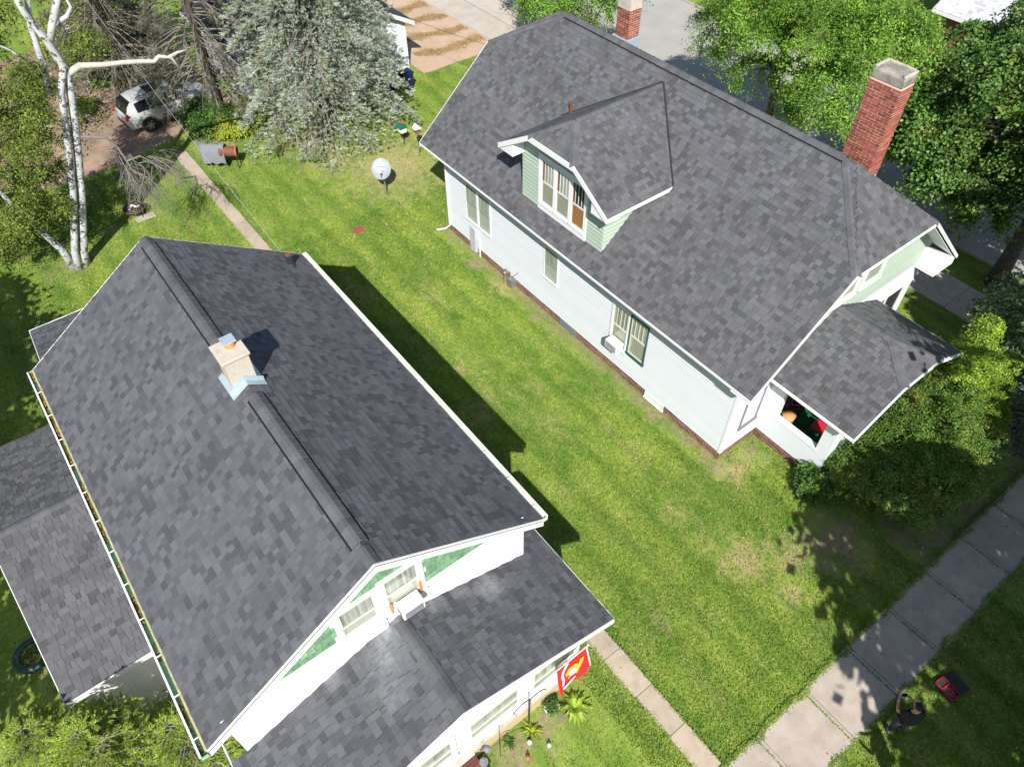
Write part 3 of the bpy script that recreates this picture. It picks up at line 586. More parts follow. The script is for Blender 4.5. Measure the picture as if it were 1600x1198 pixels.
# chimney
cy0, cy1, cx0, cx1 = 11.78, 12.33, 1.48, 2.02
ch = part('chimney', MB().box(cx0, cx1, cy0, cy1, 7.4, 8.88), M['stucco'], h1, bevel=.01)
part('cap', MB().box(1.425, 2.055, 11.71, 12.38, 8.88, 8.955), M['stucco'], ch, bevel=.015); part('flue', MB().tube([(1.80, 12.13, 8.95), (1.80, 12.13, 9.10)], .115, 14), M['clay'], ch, smooth=False)
part('flue_cover', MB().box(1.66, 1.94, 12.02, 12.28, 9.10, 9.13), M['flash'], ch)
fl = MB()
zz = lambda x: ZR1 - abs(x - X1) * s1 + .03
for a, b in ((1.36, X1), (X1, 2.14)): fl.prism([(a, 11.62, zz(a)), (b, 11.62, zz(b)), (b, 11.80, zz(b)), (a, 11.80, zz(a))], (0, 0, .012)); fl.prism([(a, 11.765, zz(a)), (b, 11.765, zz(b)), (b, 11.765, zz(b) + .14), (a, 11.765, zz(a) + .14)], (0, .012, 0))
fl.prism([(1.36, 11.80, zz(1.36)), (cx0, 11.80, zz(cx0)), (cx0, 12.45, zz(cx0)), (1.36, 12.45, zz(1.36))], (0, 0, .012)); fl.prism([(cx1, 11.80, zz(cx1)), (2.14, 11.80, zz(2.14)), (2.14, 12.45, zz(2.14)), (cx1, 12.45, zz(cx1))], (0, 0, .012))
part('flashing', fl, M['flash'], ch)
# plumbing vent at the far corner
vp = part('vent_pipe', MB().tube([(5.02, 17.3, 6.0), (5.02, 17.3, 6.44)], .085, 12), M['dark'], h1); part('vent_rim', MB().tube([(5.02, 17.3, 6.44), (5.02, 17.3, 6.46)], .09, 12), M['rust'], vp); part('vent_boot', MB().tube([(5.02, 17.3, 6.02), (5.02, 17.3, 6.16)], [.15, .08], 12), M['dark'], vp)
# ================================================================= WHITE HOUSE WITH DORMER (right)
X2, ZR2, ZE2, XW, OV = 18.433, 8.594, 4.111, 13.867, .642
YF, YBk = 6.446, 23.479; XE = XW - OV; W2 = X2 - XE; s2 = (ZR2 - ZE2) / W2; L2 = math.hypot(W2, ZR2 - ZE2)
YR0, YR1, ZJ, ZK = 8.501, 21.212, 6.928, 7.156
h2 = thing('house', 'white sided house with the green dormer, two brick chimneys and clipped gables', 'house', (18.4, 15, 0))
v2L = Vector((W2, 0, ZR2 - ZE2)).normalized(); v2R = Vector((-W2, 0, ZR2 - ZE2)).normalized()
dJ = (ZJ - ZE2) / (ZR2 - ZE2) * L2; dK = (ZK - ZE2) / (ZR2 - ZE2) * L2; wj = (ZR2 - ZJ) / s2; wk = (ZR2 - ZK) / s2
tr = MB()
def rake(mb, a, b, h, th=(0, .03, 0)):
    th = -Vector(th); up_ = Vector((0, 0, .024)); a = Vector(a) + up_; b = Vector(b) + up_; h = h + .024; z_ = Vector((0, 0, h)); mb.prism([a, b, b - z_, a - z_], th)
for sd_ in (-1, 1):
    rake(tr, (X2 + sd_ * W2, YF, ZE2 - .02), (X2 + sd_ * wj, YF, ZJ - .02), .11); rake(tr, (X2 + sd_ * W2, YBk, ZE2 - .02), (X2 + sd_ * wk, YBk, ZK - .02), .19, (0, -.03, 0))
    tr.box(X2 + sd_ * W2, X2 + sd_ * W2 + sd_ * .025, YF + .01, YBk - .01, ZE2 - .085, ZE2 + .002)
    # soffits, sloped along the rakes and flat at the eaves
    a = Vector((X2 + sd_ * W2, YF + .04, ZE2 - .19)); b = Vector((X2 + sd_ * wj, YF + .04, ZJ - .19)); tr.prism([a, b, b + Vector((0, .66, 0)), a + Vector((0, .66, 0))], (0, 0, .02))
    xa, xb = sorted((X2 + sd_ * (W2 - .05), X2 + sd_ * (W2 - OV + .0))); tr.box(xa, xb, YF + .7, YBk - .1, ZE2 - .16, ZE2 - .14)
rake(tr, (X2 - wj, YF, ZJ - .02), (X2 + wj, YF, ZJ - .02), .08); tr.box(X2 - wj, X2 + wj, YF + .04, YF + .7, ZJ - .15, ZJ - .13)
# boxed cornice return at the right front corner
tr.prism([(X2 + W2 - 1.15, YF + .02, ZE2 - .38), (X2 + W2 - .01, YF + .02, ZE2 - .38), (X2 + W2 - .01, YF + .02, ZE2 - .08), (X2 + W2 - 1.15, YF + .02, ZE2 + .52)], (0, .74, 0))
roof2 = roofpart('roof', h2, tr)
RS = RoofSet(); Ly = YBk - YF
RS.plane(roof2, (XE, YF, ZE2), (0, 1, 0), v2L, [(0, 0), (Ly, 0), (Ly, dK), (YR1 - YF, L2), (YR0 - YF, L2), (0, dJ)], M['shing2'], .36)
RS.plane(roof2, (2 * X2 - XE, YF, ZE2), (0, 1, 0), v2R, [(0, 0), (Ly, 0), (Ly, dK), (YR1 - YF, L2), (YR0 - YF, L2), (0, dJ)], M['shing2'], .36)
hv = Vector((0, YR0 - YF, ZR2 - ZJ)); hl = hv.length; RS.plane(roof2, (X2 - wj, YF, ZJ), (1, 0, 0), hv.normalized(), [(0, 0), (2 * wj, 0), (wj, hl)], M['shing2'], .4)
hv2 = Vector((0, YR1 - YBk, ZR2 - ZK)); RS.plane(roof2, (X2 - wk, YBk, ZK), (1, 0, 0), hv2.normalized(), [(0, 0), (2 * wk, 0), (wk, hv2.length)], M['shing2'], .4)
for sd_, v in ((-1, v2L), (1, v2R)):
    mb = MB(); a = Vector((X2, YR0 + .35, ZR2 + .045)); nn = Vector((sd_ * s2, 0, 1)).normalized(); e = Vector((0, YR1 - YR0 - .7, 0)); mb.prism([a, a + e, a + e - v * .2, a - v * .2], -nn * .06); part('ridge_vent', mb, M['black'], roof2)
caps(roof2, (X2, YR0 + .33, ZR2 + .05), (X2, YR1 - .33, ZR2 + .05), .185, -v2L, -v2R, step=.21)
def hipcap(parent, a, b, nL, nR, w_=.15, step=.19):
    """caps down a hip from eave corner a to top b; nL nR: normals of the two planes"""
    a = Vector(a); b = Vector(b); d = (b - a).normalized(); l = Vector(nL).normalized().cross(d); r = d.cross(Vector(nR).normalized())
    if l.dot(Vector(nR)) > 0: l = -l
    if r.dot(Vector(nL)) > 0: r = -r
    caps(parent, a, b, w_, l, r, step=step, lift=.022, flat=True)
nl = Vector((-s2, 0, 1)); nr = Vector((s2, 0, 1)); nf = Vector((0, -(ZR2 - ZJ) / (YR0 - YF), 1)); nb = Vector((0, (ZR2 - ZK) / (YBk - YR1), 1))
hipcap(roof2, (X2 - wj, YF, ZJ), (X2, YR0 + .3, ZR2), nf, nl, .17); hipcap(roof2, (X2 + wj, YF, ZJ), (X2, YR0 + .3, ZR2), nr, nf)
hipcap(roof2, (X2 - wk, YBk, ZK), (X2, YR1 - .3, ZR2), nl, nb); hipcap(roof2, (X2 + wk, YBk, ZK), (X2, YR1 - .3, ZR2), nb, nr)
# dormer
DY, DR, DE, DC, DXF = 15.5, 8.25, 6.56, 7.56, 13.3; dw = 2.72; sdm = (DR - DE) / dw; Ld = math.hypot(dw, DR - DE); dc = (DC - DE) / (DR - DE) * Ld; yc = (DR - DC) / sdm
xr = lambda z: X2 - (ZR2 - z) / s2  # x where the main slope reaches height z
tr = MB()
for sd_ in (-1, 1):
    rake(tr, (DXF, DY + sd_ * dw, DE - .02), (DXF, DY + sd_ * yc, DC - .02), .17, (.03, 0, 0))
    xe = xr(DE); xa = DXF; tr.prism([(xa, DY + sd_ * dw, DE - .01), (xe, DY + sd_ * dw, DE - .01), (xe - .12, DY + sd_ * dw, DE - .13), (xa, DY + sd_ * dw, DE - .13)], (0, sd_ * .03, 0))
    a = Vector((DXF + .03, DY + sd_ * dw, DE - .19)); b = Vector((DXF + .03, DY + sd_ * yc, DC - .19)); tr.prism([a, b, b + Vector((.5, 0, 0)), a + Vector((.5, 0, 0))], (0, 0, .02))
    tr.prism([(DXF + .02, DY + sd_ * (dw - .02), DE - .20), (DXF + .02, DY + sd_ * (dw - .75), DE - .20), (DXF + .02, DY + sd_ * (dw - .75), DE + .26), (DXF + .02, DY + sd_ * (dw - .02), DE - .08)], (.5, 0, 0))
rake(tr, (DXF, DY - yc, DC - .02), (DXF, DY + yc, DC - .02), .17, (.03, 0, 0)); tr.box(DXF + .03, DXF + .53, DY - yc, DY + yc, DC - .19, DC - .17)
droof = roofpart('dormer_roof', h2, tr)
vN = Vector((0, dw, DR - DE)).normalized(); vS = Vector((0, -dw, DR - DE)).normalized(); xh = 14.25
for sd_, v in ((-1, vN), (1, vS)):
    RS.plane(droof, (DXF, DY + sd_ * dw, DE), (1, 0, 0), v, [(0, 0), (xr(DE) - DXF + .02, 0), (xr(DR) - DXF + .02, Ld), (xh - DXF, Ld), (0, dc)], M['shing2'], .4)
hd = Vector((xh - DXF, 0, DR - DC)); RS.plane(droof, (DXF, DY - yc, DC), (0, 1, 0), hd.normalized(), [(0, 0), (2 * yc, 0), (yc, hd.length)], M['shing2'], .4)
caps(droof, (xh, DY, DR), (xr(DR), DY, DR), .15, -vN, -vS, step=.2)
nN = Vector((0, -sdm, 1)); nS = Vector((0, sdm, 1)); nW = Vector((-(DR - DC) / (xh - DXF), 0, 1))
hipcap(droof, (DXF, DY - yc, DC), (xh, DY, DR), nW, nN); hipcap(droof, (DXF, DY + yc, DC), (xh, DY, DR), nS, nW)
# valley strip where the dormer meets the main slope
for sd_ in (-1, 1):
    a = Vector((xr(DE), DY + sd_ * dw, DE)); b = Vector((xr(DR), DY, DR)); mb = MB(); d = (b - a).normalized(); up = Vector((-s2, 0, 1)).normalized(); sdv = d.cross(up).normalized()
    mb.obox((a + b) / 2 + up * .018, d, sdv, up, (b - a).length / 2, .05, .008, .75); part('valley_strip', mb, M['under'], droof)
RS.finish()
# dormer walls
dwl = MB(); y0, y1, xd = 13.42, 17.58, 13.86
dwl.prism([(xd, y0, 4.55), (xd, y1, 4.55), (xd, y1, DE + .1), (xd, DY + yc, DC - .15), (xd, DY - yc, DC - .15), (xd, y0, DE + .1)], (.1, 0, 0))
for yy in (y0, y1 - .08): dwl.prism([(xd + .1, yy, 4.6), (xd + .1, yy, DE), (xr(DE), yy, DE)], (0, .08, 0))
dwall = part('dormer_wall', dwl, M['gap_shade'], h2)  # core in a darker green, shade painted into the gaps between boards
lap(dwall, M['green'], (xd, y0, 0), (0, 1, 0), None, y1 - y0, 4.62, DC - .2, (-1, 0, 0), holes=[(.8, 3.25, 4.4, 6.72)], h=.155, gap=.014, lip_shade=.45, clipf=lambda z: (0, y1 - y0) if z < DE + .1 else (((z - DE - .1) / sdm) * .95, (y1 - y0) - ((z - DE - .1) / sdm) * .95))
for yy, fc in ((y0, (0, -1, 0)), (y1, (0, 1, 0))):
    lap(dwall, M['green'], (xd, yy, 0), (1, 0, 0), None, 3, 4.7, DE - .02, fc, h=.155, gap=.014, lip_shade=.45, clipf=lambda z: (0, max(0, xr(z) - xd + .05)))
cs = MB(); cs.box(xd - .06, xd, 14.20, 16.68, 4.58, 4.80); cs.box(xd - .06, xd, 14.20, 14.27, 4.8, 6.64); cs.box(xd - .06, xd, 16.59, 16.68, 4.8, 6.64); cs.box(xd - .06, xd, 14.20, 16.68, 6.64, 6.74); part('window_surround', cs, M['white'], h2)
for i, (a, b) in enumerate(((14.28, 15.03), (15.05, 15.81), (15.83, 16.58))):
    window(h2, (xd, 0, 0), (0, 1, 0), (-1, 0, 0), a, b, 4.86, 6.62, fr=.065, sash='lightsash', bars=3, low='orange' if i == 0 else 'oldblind', back='roomdark' if i == 0 else 'curtain', upper_side='redbrown')
part('vent_pipe', MB().tube([(16.26, 17.95, 6.6), (16.26, 17.95, 7.12)], .055, 10), M['rust'], h2)
# walls of the house
wl = MB(); XRW = 2 * X2 - XW; y0, y1 = 7.162, 22.763
wl.prism([(XW, y0, .34), (XRW, y0, .34), (XRW, y0, ZE2 - .1), (X2 + wj + .0, y0, ZJ - .25), (X2 - wj, y0, ZJ - .25), (XW, y0, ZE2 - .1)], (0, .12, 0))
wl.prism([(XW, y1, .34), (XRW, y1, .34), (XRW, y1, ZE2 - .1), (X2 + wk, y1, ZK - .2), (X2 - wk, y1, ZK - .2), (XW, y1, ZE2 - .1)], (0, -.12, 0))
wl.box(XW, XW + .12, y0 + .12, y1 - .12, .34, ZE2 - .1); wl.box(XRW - .12, XRW, y0 + .12, y1 - .12, .34, ZE2 - .1)
part('wall', wl, M['siding'], h2)
wins = [(12.22 - .0, 13.0), ]
WH = [(19.60 - y0, 20.42 - y0, 1.5, 3.2), (20.46 - y0, 21.28 - y0, 1.5, 3.2), (15.46 - y0, 16.26 - y0, 1.75, 3.2), (11.72 - y0, 12.58 - y0, 1.25, 3.15), (10.86 - y0, 11.70 - y0, 1.4, 3.15)]
lap(h2, M['siding'], (XW, y0, 0), (0, 1, 0), None, y1 - y0, .36, ZE2 - .18, (-1, 0, 0), holes=WH, h=.125, tone=(.97, 1.02), lip_shade=.74)
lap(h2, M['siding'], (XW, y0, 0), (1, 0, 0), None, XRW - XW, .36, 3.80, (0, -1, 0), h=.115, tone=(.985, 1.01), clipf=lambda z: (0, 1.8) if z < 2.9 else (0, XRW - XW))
gg = MB(); gg.prism([(XW + .1, y0 - .03, 3.92), (XRW - .1, y0 - .03, 3.92), (XRW - .1, y0 - .03, 4.2), (X2 + wj, y0 - .03, ZJ - .22), (X2 - wj, y0 - .03, ZJ - .22), (XW + .1, y0 - .03, 4.2)], (0, .03, 0)); gw = part('gable_siding', gg, M['gap_shade'], h2)  # darker green backing paints the shadow gaps of the gable boards
lap(gw, M['green'], (XW, y0 - .03, 0), (1, 0, 0), None, 1, 3.93, 6.6, (0, -1, 0), h=.155, gap=.014, lip_shade=.45, clipf=lambda z: (max(.1, (z - ZE2 + .2) / s2 - OV), XRW - XW - max(.1, (z - ZE2 + .2) / s2 - OV)))
part('water_table', MB().box(XW + .1, XRW - .05, y0 - .06, y0 - .028, 3.80, 3.92), M['white'], h2)
window(h2, (0, y0 - .05, 0), (1, 0, 0), (0, -1, 0), 17.4, 18.45, 4.8, 6.2, bars=0, back='oldblind'); window(h2, (0, y0 - .05, 0), (1, 0, 0), (0, -1, 0), 18.7, 19.75, 4.8, 6.2, bars=0, back='oldblind')
cb = MB(); cb.box(XW - .035, XW, y0 - .03, y0 + .06, .34, ZE2 - .2); cb.box(XW, XW + .12, y0 - .035, y0 - .027, .34, ZE2 - .2); part('corner_board', cb, M['white'], h2); part('corner_board', MB().box(XW - .035, XW, y1 - .12, y1, .34, ZE2 - .2), M['white'], h2)
window(h2, (XW, 0, 0), (0, 1, 0), (-1, 0, 0), 19.60, 20.42, 1.5, 3.2, fr=.05, sash='sash', bars=3); window(h2, (XW, 0, 0), (0, 1, 0), (-1, 0, 0), 20.46, 21.28, 1.5, 3.2, fr=.05, sash='sash', bars=3)
window(h2, (XW, 0, 0), (0, 1, 0), (-1, 0, 0), 15.46, 16.26, 1.75, 3.2, fr=.05, sash='sash', bars=2)
window(h2, (XW, 0, 0), (0, 1, 0), (-1, 0, 0), 11.72, 12.58, 1.25, 3.15, fr=.08, sash='lightsash', bars=3, back='oldblind', low='oldblind'); window(h2, (XW, 0, 0), (0, 1, 0), (-1, 0, 0), 10.86, 11.70, 1.38, 3.15, fr=.06, casing='darkgreen', sash='lightsash', bars=3, back='oldblind', low='oldblind')
window(h2, (0, y0, 0), (1, 0, 0), (0, -1, 0), 14.45, 15.32, 1.15, 2.75, fr=.08, casing='greycloth', sash='greybox', bars=0, back='greycloth', low='greycloth')
ps = part('porch_shade_panel', MB().box(20.25, 22.3, y0 - .045, y0 - .03, .5, 3.05), M['roomdark'], h2); pf = MB()  # flat near-black panel painted in for the shaded recess, nothing behind it
for a, b, c, d in ((20.15, 20.25, .4, 3.15), (22.3, 22.4, .4, 3.15), (20.25, 22.3, 3.05, 3.15), (20.25, 22.3, .4, .5), (21.25, 21.31, .5, 3.05)): pf.box(a, b, y0 - .09, y0 - .03, c, d)
part('frame', pf, M['white'], ps)
# foundation with real bricks
fb = MB()
def brick_wall(mb, O, U, Fn, L, z0, z1, tone=(.6, 1.4), depth=.02, bl=.20, bh=.052, joint=.022):
    O = Vector(O); U = Vector(U); Fn = Vector(Fn); z = z0; r = 0; out = []
    while z + bh * .6 < z1:
        u = -(bl / 2 + joint / 2) if r % 2 else 0
        while u < L:
            a, b = max(u, 0), min(u + bl, L)
            if b - a > .02: out.append((O + U * (a + b) / 2 + Vector((0, 0, z + bh / 2)) + Fn * random.uniform(.004, .012), U, Fn, (b - a) / 2, depth, bh / 2, random.uniform(*tone)))
            u += bl + joint
        z += bh + joint; r += 1
    return out
fnd = MB(); fnd.box(XW + .008, XRW - .008, y0 + .008, y1 - .008, -.05, .34); fo = part('foundation', fnd, M['mortar'], h2)
for O, U, Fn, L in (((XW + .02, y0, 0), (0, 1, 0), (-1, 0, 0), y1 - y0), ((XW, y0 + .02, 0), (1, 0, 0), (0, -1, 0), 1.8), ((15.64, 4.70, 0), (0, 1, 0), (-1, 0, 0), 2.46), ((15.64, 4.72, 0), (1, 0, 0), (0, -1, 0), 4.4)):
    for c, u_, f_, hx, hy, hz, t in brick_wall(None, O, U, Fn, L, .0, .34): fb.obox(c, u_, f_, (0, 0, 1), hx, hy, hz, t)
part('foundation_bricks', fb, M['brick2'], fo, kind='stuff')
bw = MB(); bw.box(XW - .05, XW, 9.65, 10.6, .0, .06); part('window_well_sill', bw, M['capc'], h2)
window(h2, (XW, 0, 0), (0, 1, 0), (-1, 0, 0), 9.68, 10.56, .08, .33, fr=.03, casing='oldwhite', bars=0, back='oldblind', low='oldblind', name='basement_window')
part('foundation_patch', MB().box(XW - .03, XW, 14.3, 15.2, .0, .33), M['greycloth'], h2)
# downspout, electric box, gas meter on the long wall
part('downspout', MB().tube([(XW - .07, 22.6, 3.95), (XW - .07, 22.6, .35), (XW - .22, 22.75, .14), (XW - .55, 22.95, .1)], .04, 8), M['white'], h2)
eb = part('electric_box', MB().box(XW - .17, XW - .03, 20.55, 20.95, .12, 1.35), M['greybox'], h2, bevel=.02); part('conduit', MB().tube([(XW - .06, 20.4, 0), (XW - .06, 20.4, .95)], .03, 8), M['white'], h2)
gmx = part('gas_meter', MB().box(XW - .42, XW - .18, 17.75, 18.05, .25, .6).tube([(XW - .3, 18.0, .6), (XW - .3, 18.0, .85), (XW - .3, 18.3, .85), (XW - .3, 18.4, .3), (XW - .3, 18.45, 0)], .025, 8).tube([(XW - .3, 17.8, .6), (XW - .3, 17.8, .8), (XW - .05, 17.8, .85)], .022, 8).ball((XW - .3, 18.35, .62), .09), M['steel'], h2)
# porch
PC, PE, PZE2, PZR2, PZC = 17.85, 15.1, 3.3, 4.63, 4.2; pwid = PC - PE; sp2 = (PZR2 - PZE2) / pwid; Lpp = math.hypot(pwid, PZR2 - PZE2); pc = (PZC - PZE2) / (PZR2 - PZE2) * Lpp; pj_ = (PZR2 - PZC) / sp2; PYF, PYR = 4.08, 5.28
tr = MB()
for sd_ in (-1, 1):
    rake(tr, (PC + sd_ * pwid, PYF, PZE2 - .02), (PC + sd_ * pj_, PYF, PZC - .02), .14); tr.box(PC + sd_ * pwid, PC + sd_ * pwid + sd_ * .03, PYF + .01, 7.1, PZE2 - .10, PZE2)
    xa, xb = sorted((PC + sd_ * (pwid - .04), PC + sd_ * (pwid - .5))); tr.box(xa, xb, PYF + .05, 7.1, PZE2 - .19, PZE2 - .17)
rake(tr, (PC - pj_, PYF, PZC - .02), (PC + pj_, PYF, PZC - .02), .12); p2roof = roofpart('porch_roof', h2, tr)
qL = Vector((pwid, 0, PZR2 - PZE2)).normalized(); qR = Vector((-pwid, 0, PZR2 - PZE2)).normalized(); py1 = 7.13 - PYF
RS = RoofSet()
RS.plane(p2roof, (PE, PYF, PZE2), (0, 1, 0), qL, [(0, 0), (py1, 0), (py1, Lpp), (PYR - PYF, Lpp), (0, pc)], M['shing2'], .4); RS.plane(p2roof, (2 * PC - PE, PYF, PZE2), (0, 1, 0), qR, [(0, 0), (py1, 0), (py1, Lpp), (PYR - PYF, Lpp), (0, pc)], M['shing2'], .4)
hq = Vector((0, PYR - PYF, PZR2 - PZC)); RS.plane(p2roof, (PC - pj_, PYF, PZC), (1, 0, 0), hq.normalized(), [(0, 0), (2 * pj_, 0), (pj_, hq.length)], M['shing2'], .4)
caps(p2roof, (PC, PYR, PZR2), (PC, 7.1, PZR2), .15, -qL, -qR, step=.2); nq = Vector((0, -(PZR2 - PZC) / (PYR - PYF), 1)); hipcap(p2roof, (PC - pj_, PYF, PZC), (PC, PYR, PZR2), nq, Vector((-sp2, 0, 1))); hipcap(p2roof, (PC + pj_, PYF, PZC), (PC, PYR, PZR2), Vector((sp2, 0, 1)), nq)
used = len([1 for o in h2.children_recursive if o.name.startswith('shingle') and 'kind' not in o]); RS.finish(max(0, 300 - used))
pl = MB(); x0, x1, ya, yb = 15.62, 20.08, 4.68, 7.16
pl.box(x0, x0 + .14, ya, yb, .34, 1.32); pl.box(x0 + .14, x1, ya, ya + .14, .34, 1.32); pl.box(x1 - .14, x1, ya + .14, yb, .34, 1.32)
for (a, b, c, d) in ((x0, x0 + .2, 6.62, yb), (x0, x0 + .45, ya, 5.08), (x1 - .45, x1, ya, 5.08), (x0 + 2.1, x0 + 2.4, ya, ya + .3), (x1 - .2, x1, 6.8, yb)): pl.box(a, b, c, d, 1.32, 3.1)
pl.box(x0, x0 + .16, 5.08, 6.62, 2.72, 3.1); pl.box(x0 + .45, x1 - .45, ya, ya + .16, 2.72, 3.1); pl.box(x0 - .03, x0 + .2, 5.04, 6.66, 1.32, 1.36); pl.box(x0 + .42, x1 - .42, ya - .03, ya + .2, 1.32, 1.36)
part('porch_wall', pl, M['siding'], h2); part('porch_foundation', MB().box(15.65, 20.05, 4.73, 7.1, -.05, .34), M['mortar'], h2); part('porch_floor', MB().box(15.76, 19.94, 4.82, 7.1, .5, .6), M['carpet'], h2)
# chimneys, brick by brick
def chimney(x0, x1, ya, yb, z0, z1, capf, quota):
    core = part('chimney', MB().box(x0 + .006, x1 - .006, ya + .006, yb - .006, z0 - 3, z1), M['mortar'], h2)
    allb = brick_wall(None, (x0 + .02, ya, 0), (0, 1, 0), (-1, 0, 0), yb - ya, z0, z1, bl=.238, bh=.059, joint=.023) + brick_wall(None, (x0, ya + .02, 0), (1, 0, 0), (0, -1, 0), x1 - x0, z0, z1, bl=.238, bh=.059, joint=.023)
    back = brick_wall(None, (x1 - .02, ya, 0), (0, 1, 0), (1, 0, 0), yb - ya, z0, z1, bl=.238, bh=.059, joint=.023) + brick_wall(None, (x0, yb - .02, 0), (1, 0, 0), (0, 1, 0), x1 - x0, z0, z1, bl=.238, bh=.059, joint=.023)
    allb.sort(key=lambda b: -b[0].z)
    for b in allb[:quota]: part('brick', MB().obox(b[0], b[1], b[2], (0, 0, 1), b[3], b[4], b[5], b[6]), M['brick'], core)
    r = MB()
    for b in allb[quota:] + back: r.obox(b[0], b[1], b[2], (0, 0, 1), b[3], b[4], b[5], b[6])
    part('brickwork', r, M['brick'], core, kind='stuff'); capf(core)
def cap_a(c):
    m = MB(); a, b = (19.29, 8.48, 19.91, 9.44), (19.34, 8.53, 19.86, 9.39)
    m.add([(a[0], a[1], 10.44), (a[2], a[1], 10.44), (a[2], a[3], 10.44), (a[0], a[3], 10.44), (a[0], a[1], 10.66), (a[2], a[1], 10.66), (a[2], a[3], 10.66), (a[0], a[3], 10.66), (b[0], b[1], 10.74), (b[2], b[1], 10.74), (b[2], b[3], 10.74), (b[0], b[3], 10.74)], [(3, 2, 1, 0), (8, 9, 10, 11)] + [(k_, (k_ + 1) % 4, 4 + (k_ + 1) % 4, 4 + k_) for k_ in range(4)] + [(4 + k_, 4 + (k_ + 1) % 4, 8 + (k_ + 1) % 4, 8 + k_) for k_ in range(4)]); part('cap', m, M['capg'], c, bevel=.02)
    for k_, (xa, xb, ya_, yb_) in enumerate(((19.30, 19.9, 8.49, 8.57), (19.30, 19.9, 9.34, 9.43), (19.82, 19.9, 8.57, 9.34))): part('cap_rim', MB().box(xa, xb, ya_, yb_, 10.70, 10.77 + .01 * k_), M['capc'], c, bevel=.02)
def cap_b(c):
    m = MB(); a, b = (19.28, 18.53, 19.87, 19.17), (19.36, 18.62, 19.79, 19.08)
    m.add([(a[0], a[1], 9.2), (a[2], a[1], 9.2), (a[2], a[3], 9.2), (a[0], a[3], 9.2), (b[0], b[1], 9.85), (b[2], b[1], 9.85), (b[2], b[3], 9.85), (b[0], b[3], 9.85)], [(3, 2, 1, 0), (4, 5, 6, 7), (0, 1, 5, 4), (1, 2, 6, 5), (2, 3, 7, 6), (3, 0, 4, 7)]); part('cap', m, M['capc'], c)
    part('flashing', MB().box(19.2, 19.9, 18.45, 19.25, 7.85, 8.22), M['flash'], c)
chimney(19.3, 19.9, 8.49, 9.43, 7.7, 10.44, cap_a, 225); chimney(19.3, 19.85, 18.55, 19.15, 7.9, 9.2, cap_b, 75)
# ================================================================= other buildings
def simple_house(name, label, x0, x1, ya, yb, ze, zr, axis, wallm, roofm, ov=.4, cat='house'):
    h = thing(name, label, cat, ((x0 + x1) / 2, (ya + yb) / 2, 0)); wmb = MB(); wmb.box(x0, x1, ya, yb, 0, ze)
    if axis == 'y': xm = (x0 + x1) / 2; wmb.prism([(x0, ya, ze), (x1, ya, ze), (xm, ya, zr - .12)], (0, .1, 0)); wmb.prism([(x0, yb, ze), (x1, yb, ze), (xm, yb, zr - .12)], (0, -.1, 0))
    else: ym = (ya + yb) / 2; wmb.prism([(x0, ya, ze), (x0, yb, ze), (x0, ym, zr - .12)], (.1, 0, 0)); wmb.prism([(x1, ya, ze), (x1, yb, ze), (x1, ym, zr - .12)], (-.1, 0, 0))
    part('wall', wmb, wallm, h); r = MB(); c = MB()
    fm = MB()
    if axis == 'y':
        wd = (x1 - x0) / 2 + ov; slope = (zr - ze) / ((x1 - x0) / 2); zz = ze - ov * slope
        planes = [((x0 - ov, ya - ov, zz), (0, 1, 0), Vector((wd, 0, zr - zz)), yb - ya + 2 * ov), ((x1 + ov, ya - ov, zz), (0, 1, 0), Vector((-wd, 0, zr - zz)), yb - ya + 2 * ov)]
        for sx in (x0 - ov, x1 + ov): fm.box(sx - .02, sx + .02, ya - ov, yb + ov, zz - .2, zz - .02); rake(fm, (sx, ya - ov - .01, zz), (xm, ya - ov - .01, zr), .2, (0, -.03, 0))
    else:
        wd = (yb - ya) / 2 + ov; slope = (zr - ze) / ((yb - ya) / 2); zz = ze - ov * slope
        planes = [((x0 - ov, ya - ov, zz), (1, 0, 0), Vector((0, wd, zr - zz)), x1 - x0 + 2 * ov), ((x0 - ov, yb + ov, zz), (1, 0, 0), Vector((0, -wd, zr - zz)), x1 - x0 + 2 * ov)]
        for sy in (ya - ov, yb + ov): fm.box(x0 - ov, x1 + ov, sy - .02, sy + .02, zz - .2, zz - .02)
    rf = roofpart('roof', h, fm); rs = RoofSet()
    for P, U, V, L in planes: rs.plane(rf, P, U, V.normalized(), [(0, 0), (L, 0), (L, V.length), (0, V.length)], roofm, .3)
    rs.finish(0); return h
gar = simple_house('garage', 'white garage with a dark roof half hidden behind the blue spruce', 11.6, 20.45, 36.5, 45, 2.9, 5.2, 'y', M['siding'], M['navyroof'], cat='garage')
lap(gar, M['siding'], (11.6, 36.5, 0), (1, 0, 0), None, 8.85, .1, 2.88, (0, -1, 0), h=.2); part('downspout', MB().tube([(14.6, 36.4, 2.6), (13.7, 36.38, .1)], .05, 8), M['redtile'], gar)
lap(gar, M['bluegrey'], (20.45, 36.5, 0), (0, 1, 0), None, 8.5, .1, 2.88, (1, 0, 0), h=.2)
bh = simple_house('house', 'brick house with a pale shingled roof beyond the street trees', 44, 56, 9, 18.9, 3.2, 6.2, 'y', M['brownd'], M['whiteshingle']); window(bh, (44, 0, 0), (0, 1, 0), (-1, 0, 0), 15.5, 16.8, 1, 2.3, bars=1)
